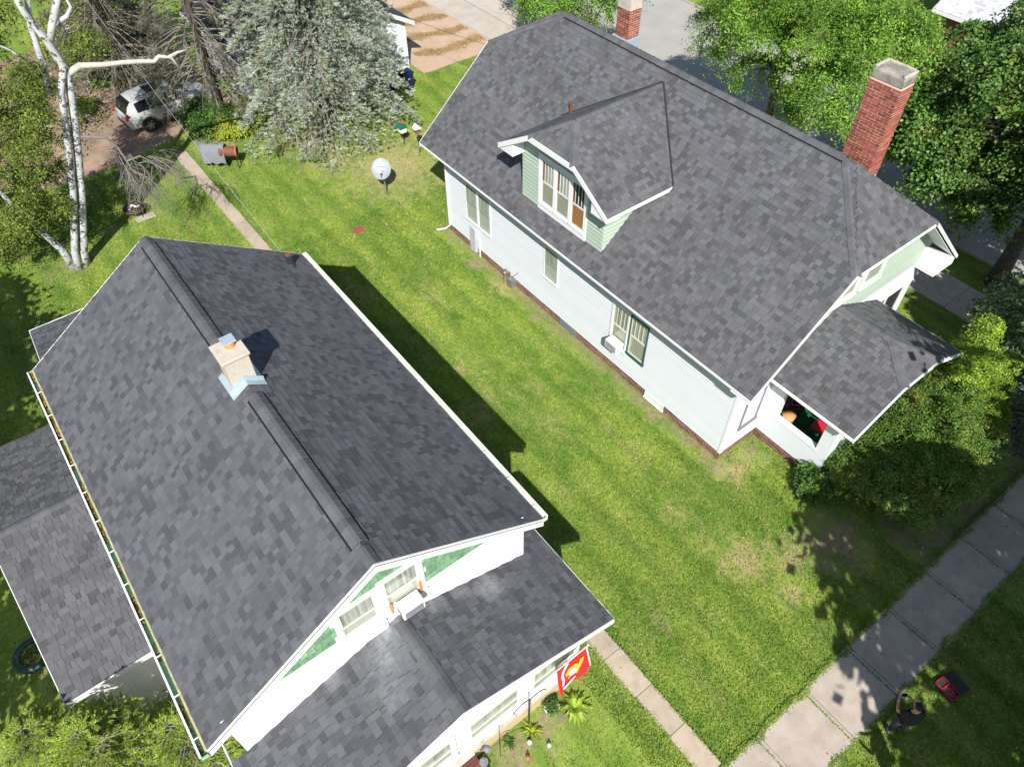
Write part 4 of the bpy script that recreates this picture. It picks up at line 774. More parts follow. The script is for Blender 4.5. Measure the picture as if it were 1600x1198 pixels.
# ================================================================= vegetation
def tree_root(name, label, cat, loc, group=None): return thing(name, label, cat, loc, 0, group)
def leafcloud(name, blobs, ncl, per, size, m, parent, spread=.5, flat=.55, droop=.2, up=.5, tone=(.6, 1.35), shell=.55, seed=1, aspect=.5, kind=None, floor=0.1):
    r = np.random.default_rng(seed); B = np.array(blobs, float); wts = B[:, 3] ** 2; wts /= wts.sum()
    i = r.choice(len(B), ncl, p=wts); d = unit(r.normal(0, 1, (ncl, 3))); d[:, 2] = np.where(r.random(ncl) < .55, np.abs(d[:, 2]), d[:, 2])
    rad = B[i, 3] * (shell + (1.03 - shell) * r.random(ncl) ** .5); sq = B[i, 4] if B.shape[1] > 4 else np.full(ncl, .8)
    cc = B[i, :3] + d * rad[:, None] * np.stack([np.ones(ncl), np.ones(ncl), sq], 1)
    csize = spread * r.uniform(.5, 1.4, ncl); ct = r.uniform(.62, 1.4, ncl)
    j = np.repeat(np.arange(ncl), per); n = len(j)
    off = r.normal(0, .42, (n, 3)) * csize[j][:, None]; nd = d[j] * .6 + np.array([0, 0, up]); nd = unit(nd)
    off -= nd * (np.sum(off * nd, 1) * (1 - flat))[:, None]; off[:, 2] -= droop * np.sum(off[:, :2] ** 2, 1) / (csize[j] + .01)
    C = cc[j] + off; C[:, 2] = np.maximum(C[:, 2], floor); nn = unit(nd + r.normal(0, .55, (n, 3))); D = unit(np.cross(nn, r.normal(0, 1, (n, 3)))); Sd = np.cross(nn, D)
    L = size * r.uniform(.6, 1.35, n); V, F = quads(C, D * L[:, None] * .5, Sd * (L * aspect * .5)[:, None])
    t = ct[j] * r.uniform(*tone, n); o = arrays(name, V, F, t, m, parent, kind); return cc
def limbs(mb, base, targets, r0, r=random):
    base = Vector(base)
    for t in targets:
        t = Vector(t); mid = base.lerp(t, .5) + Vector((random.uniform(-.3, .3), random.uniform(-.3, .3), .35)); mb.tube([base, mid, t], [r0, r0 * .6, r0 * .2], 6)
def broadleaf(name, label, loc, h, trunk_r, blobs, ncl, per, size, m, lean=(0, 0), seed=1, cat='tree', group=None, barkm=None, **kw):
    t = tree_root(name, label, cat, loc, group); x, y, _ = loc; mb = MB(); top = Vector((x + lean[0], y + lean[1], h))
    pts = [Vector((x, y, -.1)), Vector((x + lean[0] * .1, y + lean[1] * .1, h * .15)), Vector((x + lean[0] * .4, y + lean[1] * .4, h * .5)), top]
    mb.tube(pts, [trunk_r * 1.35, trunk_r, trunk_r * .75, trunk_r * .3], 10); rr = random.Random(seed)
    for b in blobs:
        bs = pts[2].lerp(top, rr.uniform(0, .6)); e = Vector(b[:3]); limbs(mb, bs, [e], trunk_r * .4)
        for k_ in range(5): q = e + Vector((rr.uniform(-1, 1), rr.uniform(-1, 1), rr.uniform(-.4, .9))) * b[3] * .8; mb.tube([e.lerp(bs, .3), (e + q) / 2 + Vector((0, 0, .15)), q], [trunk_r * .18, trunk_r * .1, .012], 5)
    part('trunk', mb, barkm or M['bark'], t, smooth=True); leafcloud('crown', blobs, ncl, per, size, m, t, seed=seed, **kw); return t
# street trees beyond the white house
broadleaf('ash_tree', 'bright green street tree left of the tall brick chimney', (29.2, 18.3, 0), 7.2, .2, [(29.3, 17.0, 6.0, 2.6, .8), (29.0, 20.6, 5.4, 2.3, .8), (29.6, 14.2, 6.6, 2.2, .8), (28.6, 15.6, 4.4, 1.7, .8), (30.8, 18.5, 7.2, 2.4, .8), (29.5, 22.3, 4.6, 1.5, .8), (30.4, 15.8, 7.0, 1.3, .8), (29.8, 17.6, 2.7, 1.1, .8), (29.8, 19.9, 3.2, 1.2, .8), (29.8, 15.0, 3.4, 1.1, .8)], 620, 165, .13, M['ashleaf'], lean=(0, .3), seed=3, spread=.72, flat=.24, droop=.3, aspect=.4, tone=(.55, 1.6), shell=.4)
broadleaf('ash_tree', 'small leafy street tree behind the lower tapered brick chimney', (29.2, 31.0, 0), 3.6, .12, [(29.2, 34.6, 2.2, 1.9, .75), (29.4, 31.6, 2.8, 1.5, .75), (29.8, 37.0, 2.3, 1.6, .75), (29.5, 29.0, 4.3, 1.0, .7)], 230, 100, .15, M['ashleaf'], seed=5, spread=.75, flat=.3, aspect=.4, tone=(.55, 1.6))
broadleaf('maple_tree', 'large dark maple right of the tall brick chimney', (29.2, 6.2, 0), 8.4, .3, [(30.6, 8.5, 6.6, 2.9, .75), (31.2, 11.8, 5.2, 2.0, .75), (30.6, 5.2, 7.4, 2.7, .75), (30.4, 10.2, 3.1, 1.5, .7), (34.0, 9.5, 7.2, 2.6, .75), (30.9, 7.4, 4.3, 2.0, .7), (33.0, 12.4, 6.4, 1.1, .75), (29.4, 2.4, 6.4, 2.2, .7), (34.5, 5, 7.6, 2.5, .75), (36, 10.0, 6.6, 1.6, .7), (30.9, 9.4, 3.0, 1.7, .7), (31.2, 12.6, 3.4, 1.6, .7), (29.8, 11.2, 4.6, 1.8, .7), (32.0, 6.5, 3.2, 1.8, .7), (30.2, 10.6, 2.0, 1.3, .7), (30.4, 8.4, 2.0, 1.2, .7), (30.4, 12.4, 2.8, 1.2, .7), (30.2, 7.0, 2.9, 1.2, .7)], 1080, 165, .13, M['mapleleaf'], lean=(1.2, .6), seed=8, spread=.75, flat=.24, droop=.25, aspect=.8, shell=.4, tone=(.6, 1.5))
broadleaf('maple_tree', 'leafy boughs with pale new leaves at the right edge beside the shaded sidewalk', (26.0, 3.2, 0), 4.6, .14, [(24.3, 4.5, 2.4, .75, .8), (25.2, 4.4, 2.9, .8, .8), (24.2, 3.6, 1.9, .8, .8), (26.0, 3.4, 3.2, 1.2, .8), (23.8, 2.9, 1.4, .7, .7)], 300, 90, .13, M['paleleaf'], seed=13, spread=.5, flat=.3, aspect=.8, tone=(.6, 1.6))
# shade trees on the verge by the road, their crowns outside the picture
broadleaf('maple_tree', 'tall roadside maple that shades the sidewalk where the man stands', (9.6, -9.6, 0), 12, .34, [(8.4, -8.6, 8.0, 2.6, .7), (11.6, -5.6, 8.6, 2.8, .7), (8.2, -11.6, 9.5, 2.9, .7), (12.0, -10.2, 10.2, 3.3, .7), (13.6, -7.6, 8.4, 2.7, .7), (9.6, -5.0, 8.0, 1.6, .7), (13.0, -3.6, 8.0, 1.5, .7)], 400, 44, .36, M['mapleleaf'], seed=21, spread=.85, flat=.3, aspect=.75)
broadleaf('maple_tree', 'second tall roadside maple standing nearer the side street', (19.5, -6.5, 0), 12, .34, [(15.6, -5.4, 8.4, 1.6, .7), (17.6, -5.6, 8.6, 2.0, .7), (20.2, -3.2, 8.8, 2.4, .7), (15.8, -1.2, 10.4, 1.1, .7), (22.4, -.4, 8.8, 1.9, .7), (24.6, .8, 9.2, 1.9, .7), (27.0, .4, 8.6, 1.8, .7), (18.5, -8.5, 9.8, 3.2, .7), (22.6, -4.4, 8.6, 2.8, .7), (22.5, -8.6, 9.6, 2.8, .7), (16.4, -9.4, 8.8, 2.6, .7)], 360, 44, .36, M['mapleleaf'], seed=22, spread=.85, flat=.3, aspect=.75)
broadleaf('maple_tree', 'yard tree beyond the left edge that shades the lawn by the birch', (-10.0, 19.5, 0), 8.5, .28, [(-9.6, 18.0, 7.0, 2.2, .7), (-7.4, 20.8, 6.4, 1.7, .7), (-10.0, 21.5, 7.4, 2.5, .7), (-8.6, 16.0, 6.0, 1.6, .7), (-7.8, 23.6, 6.6, 1.7, .7), (-11.4, 24.4, 7.0, 2.4, .7), (-8.0, 12.4, 4.6, 1.3, .7), (-9.3, 9.2, 5.2, 1.5, .7)], 420, 44, .30, M['mapleleaf'], seed=23, spread=.9, aspect=.7)
# birch
bt = tree_root('birch_tree', 'white birch of several stems with a long bleached dead limb', 'tree', (.2, 30.2, 0)); bm = MB(); YB_ = 30.2
def P_(l, yy=None): return [Vector((a, (yy or YB_), b)) for a, b in l]
bm.tube([Vector((.3, 30.2, -.1))] + P_([(.55, .6), (1.55, 3.09), (2.41, 5.54), (2.89, 7.14), (2.96, 7.71), (2.80, 8.74), (2.55, 9.74), (2.5, 10.6)]), [.24, .18, .16, .145, .14, .155, .125, .11, .09], 12)
bm.tube([Vector((.1, 30.1, -.1))] + P_([(.25, .8), (1.26, 3.21), (2.0, 5.4), (2.5, 7.0), (2.9, 7.75)], 30.05), [.19, .14, .13, .12, .12, .11], 12)
bm.tube([Vector((-.05, 30.3, -.1))] + P_([(-.1, .87), (-.35, 1.7), (-.75, 3.2), (-1.2, 5)], 30.4), [.22, .15, .12, .09, .05], 10)
bm.tube(P_([(2.15, 6.9), (2.40, 7.85), (2.50, 8.59), (2.6, 9.21), (2.95, 10.2)], 30.5), [.12, .12, .11, .1, .08], 10)
bm.tube(P_([(2.95, 8.7), (3.2, 9.1), (3.75, 9.9), (4.1, 10.4)]), [.13, .13, .12, .1], 10); bm.tube(P_([(3.3, 9.1), (3.75, 9.25), (4.0, 9.5), (3.95, 9.9)]), [.1, .08, .06, .04], 8); bm.tube(P_([(.9, 9.2), (1.6, 8.6), (2.1, 7.9), (2.2, 7.2)], 30.6), [.03, .04, .06, .08], 6)
part('trunk', bm, M['birch'], bt, smooth=True)
dl = MB(); dl.tube(P_([(2.95, 7.45), (3.46, 7.60), (4.2, 7.42), (4.85, 7.31), (5.5, 7.16), (5.96, 7.02), (6.18, 7.16), (6.6, 7.0), (6.8, 6.4)]), [.13, .12, .095, .09, .085, .08, .075, .06, .03], 10); dl.tube(P_([(6.5, 7.03), (6.85, 7.1), (7.25, 7.1)]), [.055, .05, .03], 8)
for i in range(14): t = random.uniform(3.6, 6.6); a = Vector((t, 30.2, 7.60 - (t - 3.4) * .17)); dl.tube([a, a + Vector((random.uniform(-.1, .1), random.uniform(-.15, .15), random.uniform(-.16, .1)))], [.02, .006], 5)
part('dead_limb', dl, M['deadwhite'], bt, smooth=True)
def twigs(mb, start, d0, length, depth, r, rnd, droop=.25):
    p = Vector(start); d = Vector(d0).normalized(); pts = [p.copy()]; n_ = 5
    for i in range(n_): d = (d + Vector((rnd.uniform(-.25, .25), rnd.uniform(-.25, .25), rnd.uniform(-.2, .12) - droop * .3))).normalized(); p = p + d * (length / n_); pts.append(p.copy())
    mb.tube(pts, [r * (1 - .8 * i / n_) for i in range(n_ + 1)], 4 if depth < 2 else 6, cap=False)
    if depth > 0:
        for q in range(6 if depth > 1 else 7): i = rnd.randint(1, n_); twigs(mb, pts[i], d + Vector((rnd.uniform(-1, 1), rnd.uniform(-1, 1), rnd.uniform(-.7, .2))), length * .55, depth - 1, r * .45, rnd, droop)
tw = MB(); rd = random.Random(4); tw.tube(P_([(2.3, 6.0), (3.05, 5.7), (3.3, 5.17), (3.4, 4.5), (3.45, 4.0)], 28.5), [.06, .05, .045, .035, .02], 7); tw.tube(P_([(3.4, 4.6), (3.9, 4.62), (4.25, 4.2), (4.4, 3.5)], 28.5), [.035, .03, .025, .012], 6)
for q in range(11): twigs(tw, (3.2 + rd.uniform(-.1, .4), 28.5, 5.0 - rd.random()), (rd.uniform(-.5, 1.2), rd.uniform(-.6, .6), -.7), 1.5, 2, .018, rd, .5)
for q in range(14): twigs(tw, (3.9 + rd.uniform(-.2, .5), 28.5, 4.5 + rd.uniform(-.5, .1)), (rd.uniform(-.2, 1.3), rd.uniform(-.6, .6), rd.uniform(-.7, .2)), 1.5, 2, .016, rd, .3)
part('bare_twigs', tw, M['twig'], bt)
bb = [(1.3, 29.4, 6.6, .55, .9), (.5, 29.4, 5.4, .7, .9), (-.6, 29.3, 3.6, .8, .8), (.5, 29.6, 3.1, .5, .8), (1.6, 29.8, 8.0, .7, .8), (2.3, 31.2, 4.6, .5, 1.2), (2.9, 31.4, 5.6, .5, 1.2), (0.65, 30.88, 6.9, 0.9, 0.8), (1.5, 31.2, 6.69, 0.7, 0.8), (1.28, 30.88, 6.05, 0.8, 0.8), (0.22, 31.2, 5.84, 1.0, 0.8), (0.96, 30.88, 5.2, 0.8, 0.8), (-0.53, 30.88, 4.66, 1.1, 0.8), (0.22, 30.57, 3.81, 0.9, 0.8), (-1.06, 30.88, 2.96, 1.1, 0.8), (-0.1, 31.2, 2.53, 0.7, 0.8), (-1.8, 30.88, 1.79, 1.0, 0.8), (0.96, 30.46, 4.24, 0.6, 0.8), (1.07, 30.88, 8.6, 0.8, 0.8), (1.71, 30.88, 9.56, 0.7, 0.8), (0.11, 30.88, 7.75, 0.9, 0.8), (-1.59, 30.88, 5.73, 1.1, 0.8), (-2.44, 30.88, 4.03, 1.2, 0.8), (-2.87, 31.2, 2.32, 1.1, 0.8), (3.73, 31.42, 9.67, 0.5, 0.8), (3.4, 33.5, 4.6, 0.6, 0.6), (4.6, 35.5, 6.2, 1.0, 0.5), (2.2, 35.0, 5.2, 0.9, 0.5)]
leafcloud('crown', bb, 980, 85, .085, M['birchleaf'], bt, spread=.42, droop=.7, aspect=.6, seed=31, shell=.2, tone=(.5, 1.6))
# conifers
def conifer(name, label, loc, H, R, m, seed, nb=300, hmin=.3, needles=14, nlen=.16, bare=0.15, droop=.9, tops=True, spots=26, cat='tree', leanxy=(0, 0), tone=(.55, 1.35), power=.85, wid=.16, twm=None, hang=0, hmax=1, loose=.55):
    t = tree_root(name, label, cat, loc); r = np.random.default_rng(seed); x, y, _ = loc; tk = MB(); tk.tube([(x, y, -.1), (x + leanxy[0] * .5, y + leanxy[1] * .5, H * .5), (x + leanxy[0], y + leanxy[1], H)], [R * .06 + .06, R * .04 + .04, .02], 9)
    Cs, Ds, Ts, br = [], [], [], MB()
    for i in range(nb):
        f = r.random() ** .9 * hmax; z0 = hmin + (H - hmin) * f; L = R * (1 - f) ** power * r.uniform(.8, 1.12) + .15; a = r.uniform(0, 2 * np.pi); ax = np.array([x + leanxy[0] * z0 / H, y + leanxy[1] * z0 / H, z0]); o = np.array([np.cos(a), np.sin(a), 0.]); sd_ = np.array([-np.sin(a), np.cos(a), 0.])
        ph = lambda s: ax + o * (L * s) + np.array([0, 0, (.12 * s - droop * .38 * s * s) * L + .05 * L * s ** 4])
        br.tube([ph(0), ph(.35), ph(.7), ph(1)], [.012 + .016 * L / 3, .012 + .012 * L / 3, .010, .004], 4, cap=False)
        isb = r.random() < bare
        for k_ in range(spots):
            s = r.uniform(.18 if not isb else .75, 1.0) ** .8; lat = r.uniform(-1, 1) * L * .22 * (1.15 - s) * 1.6; p = ph(s) + sd_ * lat + np.array([0, 0, -abs(lat) * .18 - (r.random() * hang)])
            dirn = unit(o * .8 + sd_ * np.sign(lat) * .7 + np.array([0, 0, r.uniform(-.15, .25)]))
            if isb and r.random() < .6: br.tube([ph(s * .9), p], [.008, .003], 3, cap=False)
            ln = nlen * 1.6; nk = needles; tt = r.random(nk); C = p + dirn * (tt[:, None] - .3) * ln; D = unit(dirn * .7 + r.normal(0, loose, (nk, 3)) + np.array([0, 0, .15])) * nlen * r.uniform(.35, .62, nk)[:, None]
            Cs.append(C + D * .6); Ds.append(D); Ts.append(np.full(nk, r.uniform(.75, 1.2)) * r.uniform(*tone, nk))
    C = np.concatenate(Cs); D = np.concatenate(Ds); Sd = unit(np.cross(D, r.normal(0, 1, D.shape))) * (np.linalg.norm(D, axis=1) * wid * 1.6)[:, None]
    V, F = quads(C, D, Sd); part('trunk', tk, M['bark'], t, smooth=True); part('branches', br, twm or M['twig'], t); arrays('needles', V, F, np.concatenate(Ts), m, t); return t
conifer('blue_spruce_tree', 'big pale blue spruce in front of the white garage', (13.8, 33.7, 0), 14.5, 4.4, M['spruce'], 41, nb=440, hmin=1.0, needles=26, nlen=.105, bare=.26, droop=1.3, spots=38, hmax=.72, hang=.16, power=.42, wid=.11, tone=(.55, 1.25), loose=.4)
conifer('spruce_tree', 'half dead spruce with bare grey branches behind the parked car', (9.7, 37.4, 0), 14, 3.3, M['deadspruce'], 42, nb=250, hmin=1.9, needles=11, nlen=.10, bare=.72, droop=1.35, spots=20, hmax=.7, hang=.5)
conifer('spruce_tree', 'half dead spruce with bare grey branches left of the garage roof', (6.9, 43.4, 0), 13, 3.9, M['deadspruce'], 43, nb=260, hmin=1.4, needles=12, nlen=.11, bare=.5, droop=1.3, spots=20, hmax=.75, hang=.4)
conifer('spruce_tree', 'shrubby spruce at the lower left with yellow green tips', (-4.3, 8.9, 0), 4.3, 1.9, M['spruce2'], 44, nb=250, hmin=.3, needles=22, nlen=.085, bare=.02, droop=.35, spots=26, power=.6, wid=.09, cat='tree', loose=.28, tone=(.5, 1.7))
conifer('spruce_tree', 'spruce with yellow green tips touching the wing eave', (-2.95, 8.4, 0), 3.4, 1.35, M['spruce2'], 45, nb=140, hmin=.3, needles=20, nlen=.075, bare=.02, droop=.3, spots=22, power=.6, wid=.09, loose=.28, tone=(.5, 1.7))
conifer('spruce_tree', 'leftmost spruce with yellow green tips in the bottom left corner', (-5.4, 10.1, 0), 3.6, 1.4, M['spruce2'], 46, nb=140, hmin=.3, needles=20, nlen=.075, bare=.02, droop=.3, spots=22, power=.6, wid=.09, loose=.28, tone=(.5, 1.7))
conifer('fir_tree', 'young blue green fir at the far right edge above the dark soil', (21.8, 1.7, 0), 3.6, 1.5, M['blueg'], 47, nb=150, hmin=.3, needles=16, nlen=.085, bare=.03, droop=.4, spots=24, power=.7, wid=.15)
# cedars and shrubs by the white house porch
def shrub(name, label, loc, blobs, ncl, per, size, m, seed, cat='shrub', stems=5, **kw):
    t = tree_root(name, label, cat, loc); mb = MB(); rr = random.Random(seed)
    for b in blobs[:max(stems, 1)]: mb.tube([(loc[0], loc[1], 0), ((loc[0] + b[0]) / 2, (loc[1] + b[1]) / 2, b[2] * .6), b[:3]], [.05, .035, .01], 5)
    part('stems', mb, M['bark'], t); leafcloud('foliage', blobs, ncl, per, size, m, t, seed=seed, **kw); return t
shrub('cedar_shrub', 'big dense dark green cedar at the corner of the porch', (17.2, 2.9, 0), [(16.6, 3.3, 1.0, 1.2, .9), (17.8, 2.6, 1.3, 1.35, .9), (17.0, 2.2, .8, 1.0, .8), (18.6, 2.2, 1.1, 1.2, .9), (17.6, 3.4, 1.7, 1.1, .9), (18.9, 3.2, 1.6, 1.2, .9), (19.6, 2.3, 1.3, 1.1, .9), (16.9, 2.8, 1.9, .45, 1.6), (17.9, 2.4, 2.3, .45, 1.6), (18.6, 2.9, 2.6, .45, 1.7), (19.4, 3.0, 2.7, .42, 1.7)], 1500, 60, .065, M['cedar'], 51, spread=.26, droop=.1, shell=.8, aspect=.5, tone=(.55, 1.45))
shrub('cedar_shrub', 'cedar hugging the front edge of the porch roof', (16.9, 4.0, 0), [(16.3, 4.1, 1.0, .75, .9), (17.3, 4.05, 1.4, .75, 1), (18.6, 4.0, 1.8, .8, 1), (19.9, 3.9, 2.1, .8, 1)], 700, 60, .065, M['cedar'], 52, spread=.24, droop=.1, shell=.8, aspect=.5)
shrub('cedar_shrub', 'tall cedar with the sunlit lime top beside the porch hip', (20.9, 4.0, 0), [(20.6, 3.8, 2.3, .8, 1.2), (21.1, 3.9, 3.0, .62, 1.3), (21.4, 4.0, 3.8, .38, 1.5), (20.2, 3.6, 2.0, .8, 1), (20.0, 3.6, 3.1, .35, 1.6), (20.6, 3.2, 3.3, .35, 1.7)], 620, 60, .065, M['lime'], 53, spread=.22, droop=.1, shell=.75, aspect=.5)
shrub('cedar_shrub', 'smaller lime tipped cedar right of the tall one', (21.6, 2.9, 0), [(21.4, 2.9, 2.0, .65, 1.2), (21.9, 3.0, 2.7, .4, 1.3), (20.7, 2.7, 1.5, .8, 1)], 420, 60, .065, M['lime'], 54, spread=.22, droop=.1, shell=.75, aspect=.5, tone=(.4, 1.1))
shrub('leafy_shrub', 'low leafy green shrub at the foot of the porch corner', (15.2, 4.5, 0), [(15.1, 4.5, .35, .45, .8), (15.6, 4.2, .4, .5, .8), (15.35, 4.8, .6, .3, 1)], 130, 40, .11, M['shrub'], 55, spread=.25)
shrub('leafy_bush', 'dark green bush at the foot of the half dead spruce', (8.9, 37.1, 0), [(8.6, 37.6, .8, .9, .8), (9.4, 36.8, .7, .8, .8), (8.4, 36.6, .5, .6, .8)], 260, 44, .13, M['shrub'], 56, spread=.4)
shrub('leafy_bush', 'bush with yellow leaves beside the grey covered grill', (9.3, 35.9, 0), [(9.2, 36.0, .5, .55, .8), (9.7, 35.6, .4, .5, .8)], 110, 40, .12, M['yellowleaf'], 57, spread=.35)
shrub('leafy_bush', 'light green bush left of the white garage wall', (11.2, 36.2, 0), [(11.1, 36.2, .6, .7, .8), (11.6, 35.5, .4, .55, .8), (10.6, 36.6, .8, .6, .8)], 180, 44, .13, M['yellowleaf'], 58, spread=.4, tone=(.4, 1.0))
shrub('leafy_bush', 'bright green bush behind the utility pole', (5.6, 49.0, 0), [(5.2, 49.5, 1.2, 1.3, .8), (6.0, 48.4, 1.0, 1.0, .8), (6.6, 50.3, 1.4, 1.3, .8)], 230, 50, .2, M['yellowleaf'], 59, spread=.5, tone=(.5, 1.1))
shrub('conifer_thicket', 'dark evergreen undergrowth between utility pole and half dead spruces', (8, 44, 0), [(7.4, 43.6, .8, 1.3, .7), (8.8, 45.2, 1.2, 1.5, .7), (6.8, 46.5, 1.2, 1.4, .7), (9.2, 42.4, .6, 1.0, .7), (8.6, 49, 1.6, 2.0, .7)], 420, 40, .17, M['deadspruce'], 60, spread=.55)
shrub('leafy_bush', 'low scrub between the birch and the alley', (.4, 35.0, 0), [(-.4, 35, .5, .8, .7), (1.2, 34.2, .4, .6, .7), (-1.8, 34.2, .6, 1.0, .7)], 180, 40, .13, M['birchleaf'], 61, spread=.4)
# front garden of the left house
def hosta(name, label, loc, n_, L, m, seed, cat='plant'):
    t = thing(name, label, cat, loc); rr = random.Random(seed)
    for i in range(n_):
        a = rr.uniform(0, 6.28); l = L * rr.uniform(.6, 1.1); e = rr.uniform(.25, 1.0); o = Vector((math.cos(a), math.sin(a), 0)); s_ = Vector((-math.sin(a), math.cos(a), 0)); wd = l * .11; z_ = Vector((0, 0, 1)); c = Vector(loc)
        pts = [c + z_ * .03, c + o * l * .45 * (1.2 - e * .5) + z_ * l * .5 * e, c + o * l * (1.2 - e * .5) + z_ * l * .32 * e]
        mb = MB(); mb.add([pts[0] - s_ * .006, pts[0] + s_ * .006, pts[1] + s_ * wd, pts[2], pts[1] - s_ * wd, pts[1] - z_ * .02], [(0, 1, 5), (1, 2, 5), (5, 2, 3), (5, 3, 4), (0, 5, 4)], rr.uniform(.7, 1.25)); part('leaf', mb, m, t)
    return t
hosta('hosta_plant', 'bright yellow green hosta beneath the red flag', (5.0, 4.05, 0), 70, .52, M['hosta'], 3)
hosta('garden_plant', 'yellow green garden plant between the two shepherd hooks', (3.75, 4.25, 0), 30, .36, M['yellowleaf'], 4); hosta('garden_plant', 'small green garden plant at the edge of the bed', (3.15, 4.45, 0), 26, .22, M['shrub'], 5)
pt = thing('flower_pot', 'round pot of green and red leaves near the shepherd hook', 'pot', (4.5, 4.4, 0)); part('bowl', MB().tube([(4.5, 4.4, 0), (4.5, 4.4, .2), (4.5, 4.4, .22)], [.15, .21, .21], 16), M['whitef'], pt); leafcloud('foliage', [(4.5, 4.4, .3, .2, .6)], 34, 26, .06, M['shrub'], pt, spread=.12, seed=6)
def hook(label, x, y, h, arms, r=.011):
    t = thing('shepherd_hook', label, 'garden hook', (x, y, 0)); part('pole', MB().tube([(x, y, 0), (x, y, h)], r, 6), M['dark'], t)
    for dx, top in arms:
        pts = [Vector((x, y, h * top))] + [Vector((x + dx * (1 - math.cos(k_ * .5)) * .5, y, h * top + .16 * math.sin(k_ * .5 * 1.15))) for k_ in range(1, 7)]; part('hook_arm', MB().tube(pts, r * .7, 5), M['dark'], t)
    return t
hook('black shepherd hook in front of the middle porch windows with two curled arms', 2.79, 4.31, 1.55, [(.55, .72), (-.55, .72), (.3, .98)]); hook('thick black shepherd hook beside the flower pot', 3.85, 4.5, 1.75, [(-.5, .96), (.5, .92)], .02)
fd = thing('bird_feeder', 'clear round bird feeder hanging left of the front shepherd hook', 'bird feeder', (2.3, 4.31, .9)); part('tray', MB().tube([(2.3, 4.31, .62), (2.3, 4.31, .64)], .11, 16), M['steel'], fd); part('tube_body', MB().tube([(2.3, 4.31, .64), (2.3, 4.31, .86), (2.3, 4.31, .9)], [.045, .045, .015], 10), M['steel'], fd)
bk = thing('feeder_dome', 'grey dome shaped feeder roof above the left hook arm', 'bird feeder', (2.45, 4.35, 1.2)); part('dome', MB().tube([(2.45, 4.35, 1.3), (2.45, 4.35, 1.34), (2.45, 4.35, 1.36)], [.09, .06, .01], 14), M['greycloth'], bk)
for lab, x, y, m, h in (('pinkish garden figurine on the grass near the bottom edge', 3.29, 3.84, 'terracotta', .2), ('white garden figurine standing among the plants', 3.55, 4.1, 'whitef', .2), ('small grey solar lamp head in the grass near the hosta', 3.9, 3.75, 'greyf', .16)):
    t = thing('garden_figurine', lab, 'figurine', (x, y, 0)); part('body', MB().tube([(x, y, 0), (x, y, h * .5), (x, y, h * .7)], [.055, .06, .03], 10), M[m], t, smooth=True); part('head', MB().ball((x, y, h * .85), .028), M[m], t, smooth=True)
bn = thing('garden_table', 'dark red wooden plank table against the tan porch base at the bottom edge', 'table', (1.75, 4.2, 0))
for i in range(7): part('plank', MB().box(1.2, 2.25, 3.95 + i * .093, 4.035 + i * .093, .44, .47, random.uniform(.8, 1.2)), M['woodred'], bn)
for a, b in ((1.25, 4.0), (2.2, 4.0), (1.25, 4.55), (2.2, 4.55)): part('leg', MB().box(a - .03, a + .03, b - .03, b + .03, 0, .44), M['woodred'], bn)
part('back_rail', MB().box(1.2, 2.25, 4.62, 4.65, .44, .58), M['whitef'], bn)
cu = thing('cup', 'small green cup on the dark red plank table', 'cup', (1.85, 4.2, .47)); part('body', MB().tube([(1.85, 4.2, .47), (1.85, 4.2, .56)], [.045, .055], 12), M['gplastic'], cu); part('rim', MB().tube([(1.85, 4.2, .56), (1.85, 4.2, .565)], .058, 12), M['hosta'], cu)
# flag: red with a gold and grey emblem and white ribbon, hung from a pole under the porch edge
fgt = thing('flag', 'red flag with a gold and white emblem hanging at the porch corner', 'flag', (4.6, 4.1, 0))
FA, FB_, FC, FD = Vector((5.02, 4.04, 4.18)), Vector((4.17, 4.04, 4.18)), Vector((4.32, 3.97, 2.37)), Vector((5.2, 3.97, 2.95))
def fpt(u, v): p = (FA * (1 - u) + FB_ * u) * (1 - v) + (FD * (1 - u) + FC * u) * v; return p + Vector((0, .05 * math.sin(u * 7 + v * 3) * v, 0))
mb = MB(); nu, nv = 14, 14
for i in range(nu + 1):
    for j in range(nv + 1): mb.v.append(tuple(fpt(i / nu, j / nv)))
for i in range(nu):
    for j in range(nv): a = i * (nv + 1) + j; mb.f.append((a, a + nv + 1, a + nv + 2, a + 1)); mb.t.append(1)
part('cloth', mb, M['redflag'], fgt, smooth=True)
def patch(name, pts, m, off):
    mb = MB(); mb.add([fpt(u, v) + Vector((0, -off, 0)) for u, v in pts], [tuple(range(len(pts)))]); part(name, mb, M[m], fgt)
def ringpts(cu_, cv, r0, r1, a0, a1, n_=14): return [(cu_ + r1 * math.cos(a0 + (a1 - a0) * k_ / n_), cv + r1 * math.sin(a0 + (a1 - a0) * k_ / n_)) for k_ in range(n_ + 1)] + [(cu_ + r0 * math.cos(a1 - (a1 - a0) * k_ / n_), cv + r0 * math.sin(a1 - (a1 - a0) * k_ / n_)) for k_ in range(n_ + 1)]
patch('emblem_ring', ringpts(.56, .46, .13, .21, 2.0, 6.6), 'yellowf', .02); patch('emblem_disc', ringpts(.56, .48, 0.0, .125, 0, 6.28), 'greyf', .018)
patch('emblem_fluke', [(.40, .46), (.28, .30), (.14, .34), (.22, .50), (.36, .55)], 'yellowf', .022); patch('emblem_bar', [(.72, .60), (.26, .44), (.24, .49), (.70, .66)], 'yellowf', .025)
patch('ribbon', [(.62, .08), (.72, .06), (.86, .22), (.90, .40), (.86, .60), (.90, .76), (.84, .80), (.79, .60), (.83, .42), (.79, .26)], 'whitef', .018); patch('ribbon', [(.9, .84), (.6, .80), (.52, .72), (.5, .77), (.58, .86), (.86, .92)], 'whitef', .018)
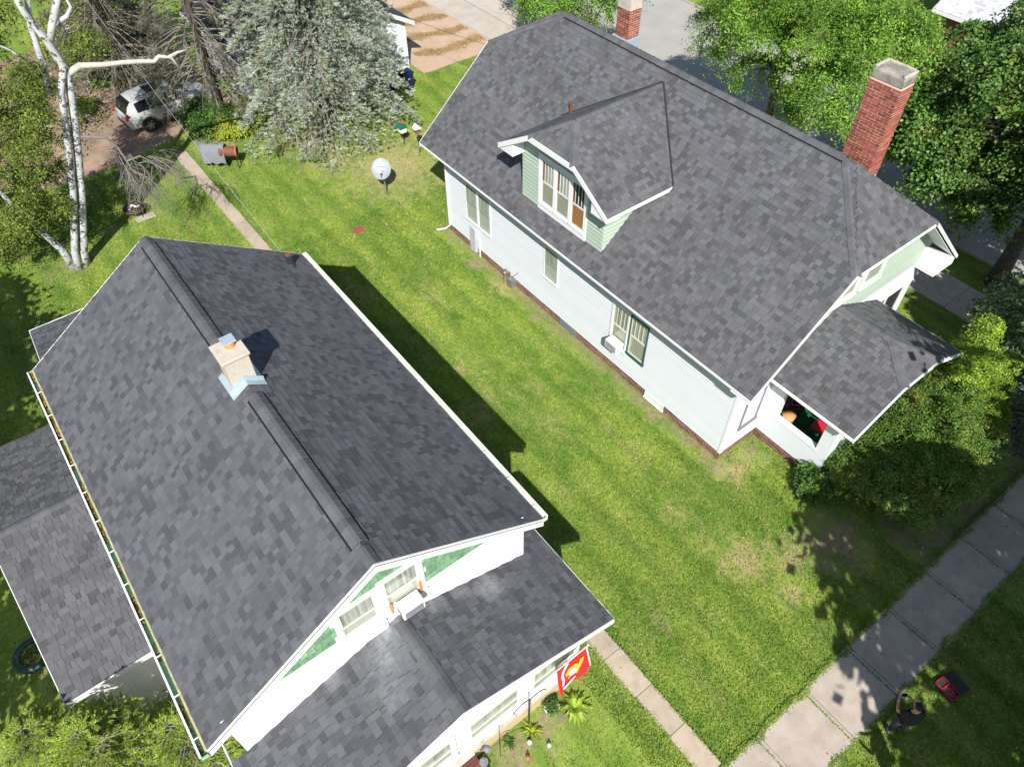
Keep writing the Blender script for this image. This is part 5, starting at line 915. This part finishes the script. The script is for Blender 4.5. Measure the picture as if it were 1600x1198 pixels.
patch('header', [(0, 0), (.05, 0), (.05, 1), (0, 1)], 'whitef', .015); part('pole', MB().tube([(5.05, 4.7, 3.2), (5.05, 4.06, 4.15), (5.05, 4.0, 4.24), (4.15, 4.0, 4.22)], .012, 8), M['whitef'], fgt)
# window air conditioners
def aircon(label, O, U, Fn, w_, d_, h_):
    t = thing('air_conditioner', label, 'air conditioner', O); O = Vector(O); U = Vector(U); Fn = Vector(Fn)
    part('case', MB().obox(O + Fn * d_ / 2 + Vector((0, 0, h_ / 2)), U, Fn, (0, 0, 1), w_ / 2, d_ / 2, h_ / 2), M['oldwhite'], t, bevel=.015)
    gr = MB()
    for i in range(9): gr.obox(O + Fn * (d_ + .004) + Vector((0, 0, h_ * (.15 + .085 * i))), U, Fn, (0, 0, 1), w_ * .42, .004, h_ * .02)
    part('grille', gr, M['greycloth'], t)
    sg = MB()
    for i in range(7): sg.obox(O + Fn * d_ * (.25 + .09 * i) - U * (w_ / 2 + .003) + Vector((0, 0, h_ * .55)), U, Fn, (0, 0, 1), .004, d_ * .02, h_ * .3)
    part('side_louvres', sg, M['greycloth'], t)
aircon('white window air conditioner sticking out of the long white wall', (XW - .06, 12.12, 1.32), (0, -1, 0), (-1, 0, 0), .58, .34, .36)
aircon('white air conditioner in the gable window above the front porch roof', (2.2, yw - .06, 5.84), (1, 0, 0), (0, -1, 0), .50, .30, .30)
part('foam_filler', MB().box(1.83, 1.88, yw - .09, yw - .06, 5.84, 6.2).box(2.52, 2.57, yw - .09, yw - .06, 5.9, 6.35), M['orange'], h1)
# porch furniture
op = thing('plant_pot', 'large orange pot inside the porch opening', 'pot', (16.0, 6.4, .6)); part('bowl', MB().tube([(16.0, 6.4, .6), (16.0, 6.4, 1.15), (16.0, 6.4, 1.45), (16.0, 6.4, 1.47), (16.0, 6.4, 1.2)], [.11, .16, .21, .185, .15], 18), M['orange'], op, smooth=True)
def chair(label, x, y, seatm, rz):
    t = thing('porch_chair', label, 'chair', (x, y, .6), rz, world=False); part('seat', MB().box(-.27, .27, -.25, .25, .38, .46), M[seatm], t, bevel=.03); part('backrest', MB().obox((0, .27, .7), (1, 0, 0), (0, 1, .2), (0, -.2, 1), .27, .03, .28), M[seatm], t, bevel=.02)
    for a in (-.25, .25):
        part('frame', MB().tube([(a, -.28, 0), (a, -.24, .6), (a, .2, .62), (a, .3, .98)], .014, 8), M['steel'], t); part('leg', MB().tube([(a, .3, 0), (a, .1, .4)], .014, 8), M['steel'], t)
chair('chair with a maroon cloth in the back of the porch', 16.9, 6.75, 'maroon', .9); chair('metal chair with a red cushion at the front of the porch', 16.75, 5.55, 'redp', -1.5)
# ================================================================= yard objects
sdh = thing('satellite_dish', 'grey satellite dish on a short pole in the back lawn', 'satellite dish', (13.03, 26.77, 0)); part('pole', MB().tube([(13.03, 26.77, 0), (13.03, 26.77, .78), (13.02, 26.7, .92)], .035, 8), M['steel'], sdh)
ax = Vector((-.42, -.62, .75)).normalized(); c0 = Vector((12.98, 26.78, 1.32)); e1 = ax.cross(Vector((0, 0, 1))).normalized(); e2 = ax.cross(e1); mb = MB(); rings = 6; sg = 28
for i in range(rings + 1):
    rr_ = .48 * i / rings
    for k_ in range(sg): t_ = 6.2832 * k_ / sg; mb.v.append(tuple(c0 + (e1 * math.cos(t_) * .9 + e2 * math.sin(t_)) * rr_ + ax * (rr_ ** 2 * .35)))
for i in range(rings):
    for k_ in range(sg): mb.f.append((i * sg + k_, (i + 1) * sg + k_, (i + 1) * sg + (k_ + 1) % sg, i * sg + (k_ + 1) % sg)); mb.t.append(1)
part('reflector', mb, M['dish'], sdh, smooth=True); part('feed_arm', MB().tube([(13.02, 26.72, .8), c0 + ax * .12 - e2 * -.42, c0 + ax * .5 + e2 * .28], .014, 6), M['steel'], sdh); part('feed_horn', MB().obox(c0 + ax * .5 + e2 * .26, ax, e1, e2, .07, .05, .04), M['greybox'], sdh)
lg = MB(); [lg.obox(c0 + ax * .03 + e1 * (-.16 + .08 * i) + e2 * -.1, e1, e2, ax, .03, .012, .002) for i in range(5)]; lg.obox(c0 + ax * .05 + e2 * .12, e1, e2, ax, .1, .015, .002); part('printed_mark', lg, M['greycloth'], sdh)
tag(part('stepping_slab', MB().box(10.42, 10.86, 24.95, 25.35, 0, .035), M['redtile'], bevel=.01), 'small square red slab lying in the lawn behind the left house', 'paving slab')
def bin_(label, x, y, m, lidm, group=None):
    t = thing('wheelie_bin', label, 'bin', (x, y, 0)); mb = MB(); a, b = .25, .31
    mb.add([(x - a, y - a, .08), (x + a, y - a, .08), (x + a, y + a, .08), (x - a, y + a, .08), (x - b, y - b, 1.0), (x + b, y - b, 1.0), (x + b, y + b, 1.0), (x - b, y + b, 1.0)], [(3, 2, 1, 0), (4, 5, 6, 7), (0, 1, 5, 4), (1, 2, 6, 5), (2, 3, 7, 6), (3, 0, 4, 7)]); part('body', mb, M[m], t, bevel=.03)
    part('lid', MB().box(x - .34, x + .34, y - .36, y + .34, 1.0, 1.07).box(x - .25, x + .25, y - .25, y + .25, 1.07, 1.12), M[lidm], t, bevel=.03); part('handle', MB().tube([(x - .25, y + .38, .98), (x + .25, y + .38, .98)], .02, 8), M[m], t)
    for s_ in (-.26, .26): part('wheel', MB().tube([(x + s_ - .03, y + .28, .12), (x + s_ + .03, y + .28, .12)], .12, 14), M['tire'], t)
    part('label_mark', MB().box(x - .06, x + .06, y - .325, y - .32, .72, .76), M['greyf'], t)
bin_('dark blue wheelie bin at the garage corner', 19.05, 34.5, 'blue', 'blue'); bin_('green lidded bin left of the dark blue one', 18.2, 35.0, 'blue', 'gplastic')
# barrel smoker under a grey cover
gr = thing('smoker_grill', 'barrel smoker half under a grey cover with a rusty end showing', 'grill', (8.1, 33.6, 0))
part('barrel', MB().tube([(8.0, 33.5, .85), (8.62, 33.05, .85)], .23, 20), M['rust'], gr, smooth=False); part('firebox_rim', MB().tube([(8.61, 33.055, .85), (8.66, 33.02, .85)], .24, 20, cap=False), M['terracotta'], gr)
cv = MB(); a = Vector((7.35, 34.15, 0)); b = Vector((8.25, 33.38, 0)); d = (b - a).normalized(); s_ = Vector((-d.y, d.x, 0)); n_ = 8
for i in range(n_ + 1):
    c = a.lerp(b, i / n_); w_ = .27 + .05 * math.sin(i * 1.7)
    for k_, (sx, zz_) in enumerate(((-1.15, .35), (-1.05, .8), (-.55, 1.14), (0, 1.22 + .04 * math.sin(i * 2.1)), (.55, 1.14), (1.05, .8), (1.2, .35))): cv.v.append(tuple(c + s_ * w_ * sx + Vector((0, 0, zz_ + .03 * math.sin(i * 2.3 + k_)))))
for i in range(n_):
    for k_ in range(6): q = i * 7 + k_; cv.f.append((q, q + 7, q + 8, q + 1)); cv.t.append(1)
cv.f.append(tuple(range(7))); cv.t.append(1); part('cover', cv, M['greycloth'], gr, smooth=True); part('chimney_stub', MB().tube([(7.3, 34.2, 1.0), (7.3, 34.2, 1.35)], .05, 8), M['greycloth'], gr)
for x, y in ((7.5, 33.8), (8.5, 32.95), (7.75, 34.2), (8.75, 33.3)): part('leg', MB().tube([(x, y, 0), (x + .03, y + .02, .7)], .022, 6), M['dark'], gr)
# fire pit
fp = thing('fire_pit', 'round black fire pit with charred wood on a small slab', 'fire pit', (3.3, 32.3, 0)); part('bowl', MB().tube([(3.3, 32.3, .15), (3.3, 32.3, .2), (3.3, 32.3, .38), (3.3, 32.3, .4), (3.3, 32.3, .3)], [.12, .3, .46, .44, .3], 22), M['dark'], fp, smooth=True)
part('rim', MB().tube([Vector((3.3 + .47 * math.cos(k_ * .3), 32.3 + .47 * math.sin(k_ * .3), .4)) for k_ in range(22)], .02, 6), M['rust'], fp)
for k_ in range(5): a = k_ * 1.3; part('charred_log', MB().tube([(3.3 - .25 * math.cos(a), 32.3 - .25 * math.sin(a), .38 + .03 * k_), (3.3 + .25 * math.cos(a), 32.3 + .25 * math.sin(a), .40 + .03 * k_)], .04, 7), M['rust'] if k_ % 2 else M['greyf'], fp)
for k_ in range(4): a = k_ * 1.57 + .4; part('leg', MB().tube([(3.3 + .3 * math.cos(a), 32.3 + .3 * math.sin(a), .2), (3.3 + .42 * math.cos(a), 32.3 + .42 * math.sin(a), 0)], .015, 6), M['dark'], fp)
tag(part('paving_slab', MB().box(3.1, 3.95, 31.7, 32.1, 0, .03), M['conc'], bevel=.01), 'pale stone slab under the edge of the fire pit', 'paving slab')
# garden chair beneath the hanging twigs
gc = thing('garden_chair', 'grey metal garden chair under the bare hanging twigs', 'chair', (4.05, 35.3, 0), -.2, world=False)
for i in range(8): part('slat', MB().box(-.26, .26, -.25 + i * .066, -.2 + i * .066, .42, .435), M['steel'], gc)
for i in range(7): part('slat', MB().obox((0, .30 + i * .02, .5 + i * .075), (1, 0, 0), (0, 1, .25), (0, -.25, 1), .26, .006, .026), M['steel'], gc)
for a in (-.29, .29): part('side_frame', MB().tube([(a, -.3, 0), (a, -.26, .62), (a, .22, .64), (a, .3, .42), (a, .46, 1.05)], .016, 8), M['whitef'], gc); part('leg', MB().tube([(a, .42, 0), (a, .22, .42)], .016, 8), M['whitef'], gc)
# bird feeder on a pole near the white house, and a sign-like garden ornament
bf = thing('bird_feeder', 'bird feeder on a thin pole at the far corner of the white house', 'bird feeder', (16.4, 29.2, 0)); part('pole', MB().tube([(16.0, 28.5, 0), (16.0, 28.5, 1.7)], .015, 6), M['dark'], bf); part('tray', MB().box(15.85, 16.15, 28.35, 28.65, 1.3, 1.33), M['brownd'], bf)
part('roof', MB().prism([(15.82, 28.32, 1.5), (16.18, 28.32, 1.5), (16, 28.32, 1.68)], (0, .36, 0)), M['whitef'], bf); part('seed_tube', MB().tube([(16, 28.5, 1.33), (16, 28.5, 1.5)], .06, 8), M['terracotta'], bf)
orn = thing('garden_ornament', 'small green and white house shaped ornament left of the bird feeder pole', 'ornament', (15.9, 29.8, 0)); part('post', MB().tube([(15.9, 29.8, 0), (15.9, 29.8, .9)], .015, 6), M['dark'], orn); part('box', MB().box(15.75, 16.05, 29.65, 29.95, .75, 1.0), M['whitef'], orn); part('roof', MB().prism([(15.68, 29.6, 1.0), (16.12, 29.6, 1.0), (15.9, 29.6, 1.2)], (0, .4, 0)), M['gplastic'], orn); part('finial', MB().ball((15.9, 29.8, 1.25), .06), M['redp'], orn)
# round planter and green tub by the left wing
pn = thing('tire_planter', 'round dark green planter full of small leaves left of the wing roof', 'planter', (-5.75, 14.0, 0)); part('rim', MB().tube([Vector((-5.75 + .42 * math.cos(k_ * .2856), 14.0 + .42 * math.sin(k_ * .2856), .22)) for k_ in range(23)], .11, 10), M['pot'], pn, smooth=True); part('soil', MB().tube([(-5.75, 14, 0), (-5.75, 14, .2)], .4, 18), M['dirt'], pn); leafcloud('foliage', [(-5.75, 14, .24, .3, .4)], 60, 30, .05, M['birchleaf'], pn, spread=.1, seed=9, tone=(.8, 1.8))
gb = thing('plastic_tub', 'bright green plastic tub peeking out behind the left gutter', 'tub', (-2.95, 21.6, 0)); part('body', MB().box(-3.2, -2.6, 21.35, 21.75, 0, .42), M['gplastic'], gb, bevel=.08); part('lid', MB().box(-3.22, -2.58, 21.33, 21.77, .42, .47), M['gplastic'], gb, bevel=.03)
# utility pole with wire
up = thing('utility_pole', 'brown wooden utility pole with a pale base at the top left', 'utility pole', (5.4, 46.5, 0)); part('shaft', MB().tube([(5.4, 46.5, 0), (5.55, 46.5, 4), (5.75, 46.5, 9.6)], [.17, .155, .12], 12), M['polew'], up); part('base_sleeve', MB().tube([(5.4, 46.5, 0), (5.43, 46.5, 1.2)], .19, 12), M['capc'], up); part('notice_plate', MB().box(5.42, 5.62, 46.31, 46.33, 2.9, 3.25), M['whitef'], up); part('guy_wire', MB().tube([(5.5, 46.5, 8.5), (5.0, 44.8, 0)], .012, 5), M['wire'], up)
part('guy_sleeve', MB().tube([(5.02, 44.9, .1), (5.13, 45.28, 2.0)], .05, 6), M['dish'], up); part('crossarm', MB().box(4.6, 6.9, 46.35, 46.47, 9.0, 9.12), M['polew'], up)
def cable(label, a, b, sag, r=.012, m='wire'):
    a = Vector(a); b = Vector(b); t = thing('overhead_wire', label, 'wire', a); pts = [a.lerp(b, i / 16) - Vector((0, 0, sag * 4 * (i / 16) * (1 - i / 16))) for i in range(17)]; part('conductor', MB().tube(pts, r, 5), M[m], t)
    return t
cable('thin service wire slanting from the utility pole to the left house', (5.75, 46.5, 9.0), (5.3, 18.0, 5.35), .7, .006); cable('thin dark wire crossing the pale corner sidewalk', (22.0, 47.5, 7.5), (34, 36, 7.5), .3, .01, 'dark'); cable('thin dark wire over the tan parking pad', (19.8, 40.5, 3.0), (23.0, 23.4, 4.1), .5, .01, 'dark')
# ================================================================= car
def wheel(parent, x, y, side, r=.36):
    t = MB(); t.tube([(x, y - .11, r), (x, y - .1, r), (x, y + .1, r), (x, y + .11, r)], [r - .03, r, r, r - .03], 26); wl_ = part('wheel', t, M['tire'], parent)
    f = y + side * .113; rm = MB(); rm.tube([(x, f - side * .02, r), (x, f, r)], .24, 24); part('rim_back', rm, M['dark'], wl_); sp = MB()
    for k_ in range(6): a = k_ * math.pi / 3; dd = Vector((math.cos(a), 0, math.sin(a))); sp.obox(Vector((x, f + side * .006, r)) + dd * .12, dd, (0, 1, 0), dd.cross(Vector((0, 1, 0))), .115, .008, .03)
    sp.tube([(x, f, r), (x, f + side * .015, r)], .05, 12); part('rim', sp, M['rim'], wl_)
car = thing('parked_car', 'white SUV parked nose away under the half dead spruce', 'car', (5.35, 39.75, 0), .10, world=False)
ST = [(0, .5, .8, .93, .80, .74), (.03, .38, .92, 1.02, .88, .78), (.12, .32, .98, 1.10, .91, .80), (.30, .32, 1.02, 1.42, .92, .68), (.55, .32, 1.04, 1.62, .925, .64), (.9, .32, 1.04, 1.69, .925, .645), (1.5, .32, 1.03, 1.71, .925, .66), (2.3, .32, 1.01, 1.70, .925, .665), (2.75, .32, 1.0, 1.63, .92, .65), (3.2, .32, .99, 1.35, .92, .70), (3.55, .32, .98, 1.10, .915, .78), (4.0, .32, .93, 1.03, .90, .78), (4.45, .34, .85, .93, .87, .72), (4.66, .38, .72, .80, .80, .62), (4.72, .45, .6, .66, .7, .5)]
def ring(s):
    x, zb, zbelt, zt, wl_, wr = s; half = [(0, zb), (wl_ * .86, zb), (wl_ * .98, zb + .1), (wl_, (zb + zbelt) / 2), (wl_ * .97, zbelt), (wr, zt - .05), (wr * .82, zt), (0, zt + .015)]
    return [Vector((x, y, z)) for y, z in half] + [Vector((x, -y, z)) for y, z in half[-2:0:-1]]
mb = MB(); n_ = len(ring(ST[0]))
for s in ST: mb.v += [tuple(p) for p in ring(s)]
for i in range(len(ST) - 1):
    for k_ in range(n_): a = i * n_ + k_; b = i * n_ + (k_ + 1) % n_; mb.f.append((a, b, b + n_, a + n_)); mb.t.append(1)
mb.f.append(tuple(range(n_))[::-1]); mb.t.append(1); mb.f.append(tuple((len(ST) - 1) * n_ + k_ for k_ in range(n_))); mb.t.append(1); part('body', mb, M['carpaint'], car, smooth=True)
def lerpS(x):
    for a, b in zip(ST, ST[1:]):
        if a[0] <= x <= b[0]: t = (x - a[0]) / (b[0] - a[0]); return [a[i] + (b[i] - a[i]) * t for i in range(6)]
def side_panel(name, xs, t0, t1, m, off=.006):
    for sd_ in (-1, 1):
        mb = MB(); lo, hi = [], []
        for x in xs:
            s = lerpS(x); A = Vector((x, sd_ * s[4] * .97, s[2])); B = Vector((x, sd_ * s[5], s[3] - .05)); nrm = Vector((0, sd_, .5)).normalized() * off; lo.append(A.lerp(B, t0) + nrm); hi.append(A.lerp(B, t1) + nrm)
        for i in range(len(xs) - 1): mb.add([lo[i], lo[i + 1], hi[i + 1], hi[i]], [(0, 1, 2, 3)])
        part(name, mb, M[m], car)
side_panel('side_window', [.62, .9, 1.25], .12, .88, 'carglass'); side_panel('side_window', [1.32, 1.7, 2.1], .1, .9, 'carglass'); side_panel('side_window', [2.18, 2.5, 2.8, 3.0], .1, .88, 'carglass')
def band(name, xa, xb, f, m, off=.008):
    mb = MB(); a = lerpS(xa); b = lerpS(xb); mb.add([(xa - off, -a[5] * f, a[3] + off), (xa - off, a[5] * f, a[3] + off), (xb - off, b[5] * f, b[3] + off), (xb - off, -b[5] * f, b[3] + off)], [(0, 1, 2, 3)]); return part(name, mb, M[m], car)
rw = MB(); zz_ = [(.105, .66, 1.10), (.30, .60, 1.44), (.53, .56, 1.635)]
for (xa, wa, za), (xb, wb, zb) in zip(zz_, zz_[1:]): rw.add([(xa - .03, -wa, za + .015), (xa - .03, wa, za + .015), (xb - .03, wb, zb + .015), (xb - .03, -wb, zb + .015)], [(0, 1, 2, 3)])
part('rear_window', rw, M['carglass'], car); mbw = MB(); mbw.add([(2.82, -.53, 1.62), (2.82, .53, 1.62), (3.52, .66, 1.155), (3.52, -.66, 1.155)], [(0, 1, 2, 3)]); part('windshield', mbw, M['carglass'], car)
for sd_ in (-1, 1):
    part('tail_light', MB().obox((.10, sd_ * .74, .98), (1, 0, 0), (0, 1, 0), (.3, 0, 1), .10, .13, .13), M['lens'], car, bevel=.04); part('roof_rail', MB().tube([(.8, sd_ * .6, 1.72), (1.0, sd_ * .6, 1.78), (2.4, sd_ * .61, 1.78), (2.6, sd_ * .61, 1.72)], .018, 6), M['dark'], car)
    for x in (.98, 3.72): wheel(car, x, sd_ * .83, sd_); part('wheel_arch', MB().tube([(x, sd_ * .90, .37), (x, sd_ * .932, .37)], .43, 24), M['dark'], car)
    part('sill', MB().box(1.45, 3.25, sd_ * .925 - .02, sd_ * .925 + .02, .3, .42), M['dark'], car); part('mirror', MB().ball((2.95, sd_ * 1.0, 1.08), (.08, .1, .07)), M['carpaint'], car)
    for dx in (1.42, 2.3): part('door_handle', MB().box(dx, dx + .18, sd_ * .915 - .012, sd_ * .915 + .016, .90, .925), M['rim'], car)
part('bumper_trim', MB().box(-.03, .05, -.62, .62, .42, .6), M['dark'], car, bevel=.02); part('number_plate', MB().box(-.035, .0, -.15, .15, .66, .80), M['greyf'], car); part('roof_panel', MB().box(1.5, 2.3, -.4, .4, 1.715, 1.735), M['carglass'], car)
# ================================================================= people
def skin(name, verts, edges, m, parent, root=0, sub=2):
    me = bpy.data.meshes.new(name); me.from_pydata([v[0] for v in verts], edges, []); o = bpy.data.objects.new(name, me); COL.objects.link(o); o.parent = parent
    md = o.modifiers.new('skin', 'SKIN'); md.use_smooth_shade = True; lay = me.skin_vertices[0].data if me.skin_vertices else None
    if lay is None:
        bpy.context.view_layer.objects.active = o; lay = me.skin_vertices[0].data
    for i, v in enumerate(verts): r_ = v[1]; lay[i].radius = (r_, r_) if isinstance(r_, (int, float)) else r_; lay[i].use_root = (i == root)
    sb = o.modifiers.new('sub', 'SUBSURF'); sb.levels = sub; sb.render_levels = sub; me.materials.append(m); return o
def person(label, loc, rz, top, capped=False, held=True):
    t = thing('person', label, 'person', loc, rz, world=False)
    V_ = [((0, 0, .95), .13), ((0, -.01, 1.15), .13), ((0, .0, 1.35), .15), ((0, .01, 1.47), .07), ((0, .05, 1.57), .055),   # 0-4 pelvis..neck
          ((-.10, 0, .90), .10), ((-.13, .03, .50), .065), ((-.14, -.02, .09), .042), ((-.15, .13, .04), .038),     # 5-8 left leg
          ((.10, 0, .90), .10), ((.13, .04, .50), .065), ((.15, 0, .09), .042), ((.16, .15, .04), .038),        # 9-12 right leg
          ((-.19, .01, 1.42), .062), ((-.29, .12, 1.19), .048), ((-.16, .36, 1.19), .032), ((-.115, .44, 1.21), .034),   # 13-16 left arm, hand
          ((.19, .01, 1.42), .062), ((.29, .12, 1.19), .048), ((.16, .36, 1.19), .032), ((.115, .44, 1.21), .034)]
    E_ = [(0, 1), (1, 2), (2, 3), (3, 4), (0, 5), (5, 6), (6, 7), (7, 8), (0, 9), (9, 10), (10, 11), (11, 12), (2, 13), (13, 14), (14, 15), (15, 16), (2, 17), (17, 18), (18, 19), (19, 20)]
    for hb, sx in ((16, -1), (20, 1)):   # four fingers curled under the device and a thumb on top
        hx, hy, hz = V_[hb][0]
        for k_ in range(4):
            a = len(V_); V_.append(((hx - sx * .01, hy + .035 + .001 * k_, hz + .025 - k_ * .017), .009)); V_.append(((hx - sx * .035, hy + .065 - abs(k_ - 1.3) * .006, hz + .016 - k_ * .017), .008)); E_.append((hb, a)); E_.append((a, a + 1))
        a = len(V_); V_.append(((hx - sx * .022, hy + .008, hz + .045), .011)); V_.append(((hx - sx * .045, hy + .035, hz + .052), .009)); E_.append((hb, a)); E_.append((a, a + 1))
    skin('body', V_, E_, M['skinm'], t)
    hd = MB(); hd.ball((0, .075, 1.665), (.077, .098, .115), 18, 14); hd.ball((0, .172, 1.655), (.014, .022, .025), 8, 6)
    for sx in (-1, 1): hd.ball((sx * .079, .07, 1.66), (.014, .025, .033), 8, 6)
    hdo = part('head', hd, M['skinm'], t, smooth=True); fc = MB(); [fc.ball((sx * .03, .160, 1.685), .012, 8, 6) for sx in (-1, 1)]; part('eyes', fc, M['hair'], hdo); part('mouth', MB().box(-.024, .024, .160, .170, 1.600, 1.607), M['maroon'], hdo)
    if capped:
        cp = MB(); cp.ball((0, .06, 1.71), (.092, .112, .09), 18, 10); c_ = part('cap', cp, M['whitecap'], t, smooth=True); bp_ = MB(); bp_.prism([(-.07, .15, 1.715), (.07, .15, 1.715), (.06, .25, 1.70), (-.06, .25, 1.70)], (0, 0, .01)); part('peak', bp_, M['whitecap'], c_)
    else:
        hr = MB(); hr.ball((0, .055, 1.69), (.086, .105, .105), 18, 12); part('hair', hr, M['hair'], t, smooth=True)
    skin('shirt', [((0, 0, .86), (.21, .2)), ((0, -.01, 1.12), (.205, .195)), ((0, 0, 1.34), (.20, .185)), ((0, .01, 1.45), .085), ((-.20, .01, 1.42), .083), ((-.27, .09, 1.27), .068), ((.20, .01, 1.42), .083), ((.27, .09, 1.27), .068)], [(0, 1), (1, 2), (2, 3), (2, 4), (4, 5), (2, 6), (6, 7)], top, t)
    skin('trousers', [((0, 0, .97), .145), ((-.10, 0, .88), .112), ((-.13, .03, .50), .08), ((-.14, -.02, .12), .065), ((.10, 0, .88), .112), ((.13, .04, .50), .08), ((.15, 0, .12), .065)], [(0, 1), (1, 2), (2, 3), (0, 4), (4, 5), (5, 6)], M['pants'], t)
    for x, y in ((-.145, .04), (.155, .06)): part('shoe', MB().ball((x, y, .05), (.052, .145, .055), 12, 8), M['dark'], t, smooth=True)
    part('wristwatch', MB().tube([(-.185, .325, 1.19), (-.178, .345, 1.19)], .037, 12), M['greyf'], t)
    return t
pl_ = (11.05, -1.3, 0); prz = -.62
pm = person('man in black shirt and dark jeans holding out a remote controller beside the sidewalk', pl_, prz, M['shirt'])
rc = thing('remote_controller', 'pale remote controller with a dark screen in the hands of the man', 'controller', (10.85, -1.18, 0), prz, world=False)
rc.location = Vector(pl_) + Matrix.Rotation(prz, 3, 'Z') @ Vector((0, .47, 1.22)); part('body', MB().obox((0, 0, 0), (1, 0, 0), (0, 1, .4), (0, -.4, 1), .095, .055, .018), M['whitef'], rc, bevel=.01); part('screen', MB().obox((0, -.005, .021), (1, 0, 0), (0, 1, .4), (0, -.4, 1), .062, .036, .003), M['carglass'], rc)
for sx in (-1, 1): part('stick', MB().tube([(sx * .08, 0, .015), (sx * .08, 0, .05)], .006, 6), M['dark'], rc)
person('person in a white cap and dark top at the very bottom edge', (9.75, -2.35, 0), .5, M['shirt'], capped=True)
# open tool case: red tray and black lid on the grass
tc = thing('tool_case', 'open tool case with a red tray and black lid on the shaded grass', 'tool case', (13.05, -1.5, 0), -.78 + .62, world=False)
part('base', MB().box(-.17, .17, -.36, .22, 0, .09), M['dark'], tc, bevel=.01)
tray = MB(); tray.box(-.16, .16, -.35, -.33, .09, .13); tray.box(-.16, .16, .19, .21, .09, .13); tray.box(-.16, -.14, -.33, .19, .09, .13); tray.box(.14, .16, -.33, .19, .09, .13); tray.box(-.14, .14, -.02, .01, .09, .125); tray.box(-.01, .01, -.33, -.02, .09, .125); tray.box(-.14, -.01, -.2, -.18, .09, .125); tray.box(.01, .14, -.12, -.1, .09, .125); part('tray', tray, M['redp'], tc)
part('lid', MB().box(.19, .52, -.36, .22, .03, .10), M['dark'], tc, bevel=.01)
for i in range(6): part('tool', MB().tube([(-.11 + .05 * (i % 5), -.3 + .02 * i, .11), (-.09 + .05 * (i % 5), -.15 + .03 * i, .115)], .010, 6), M['steel'] if i % 2 else M['redp'], tc)
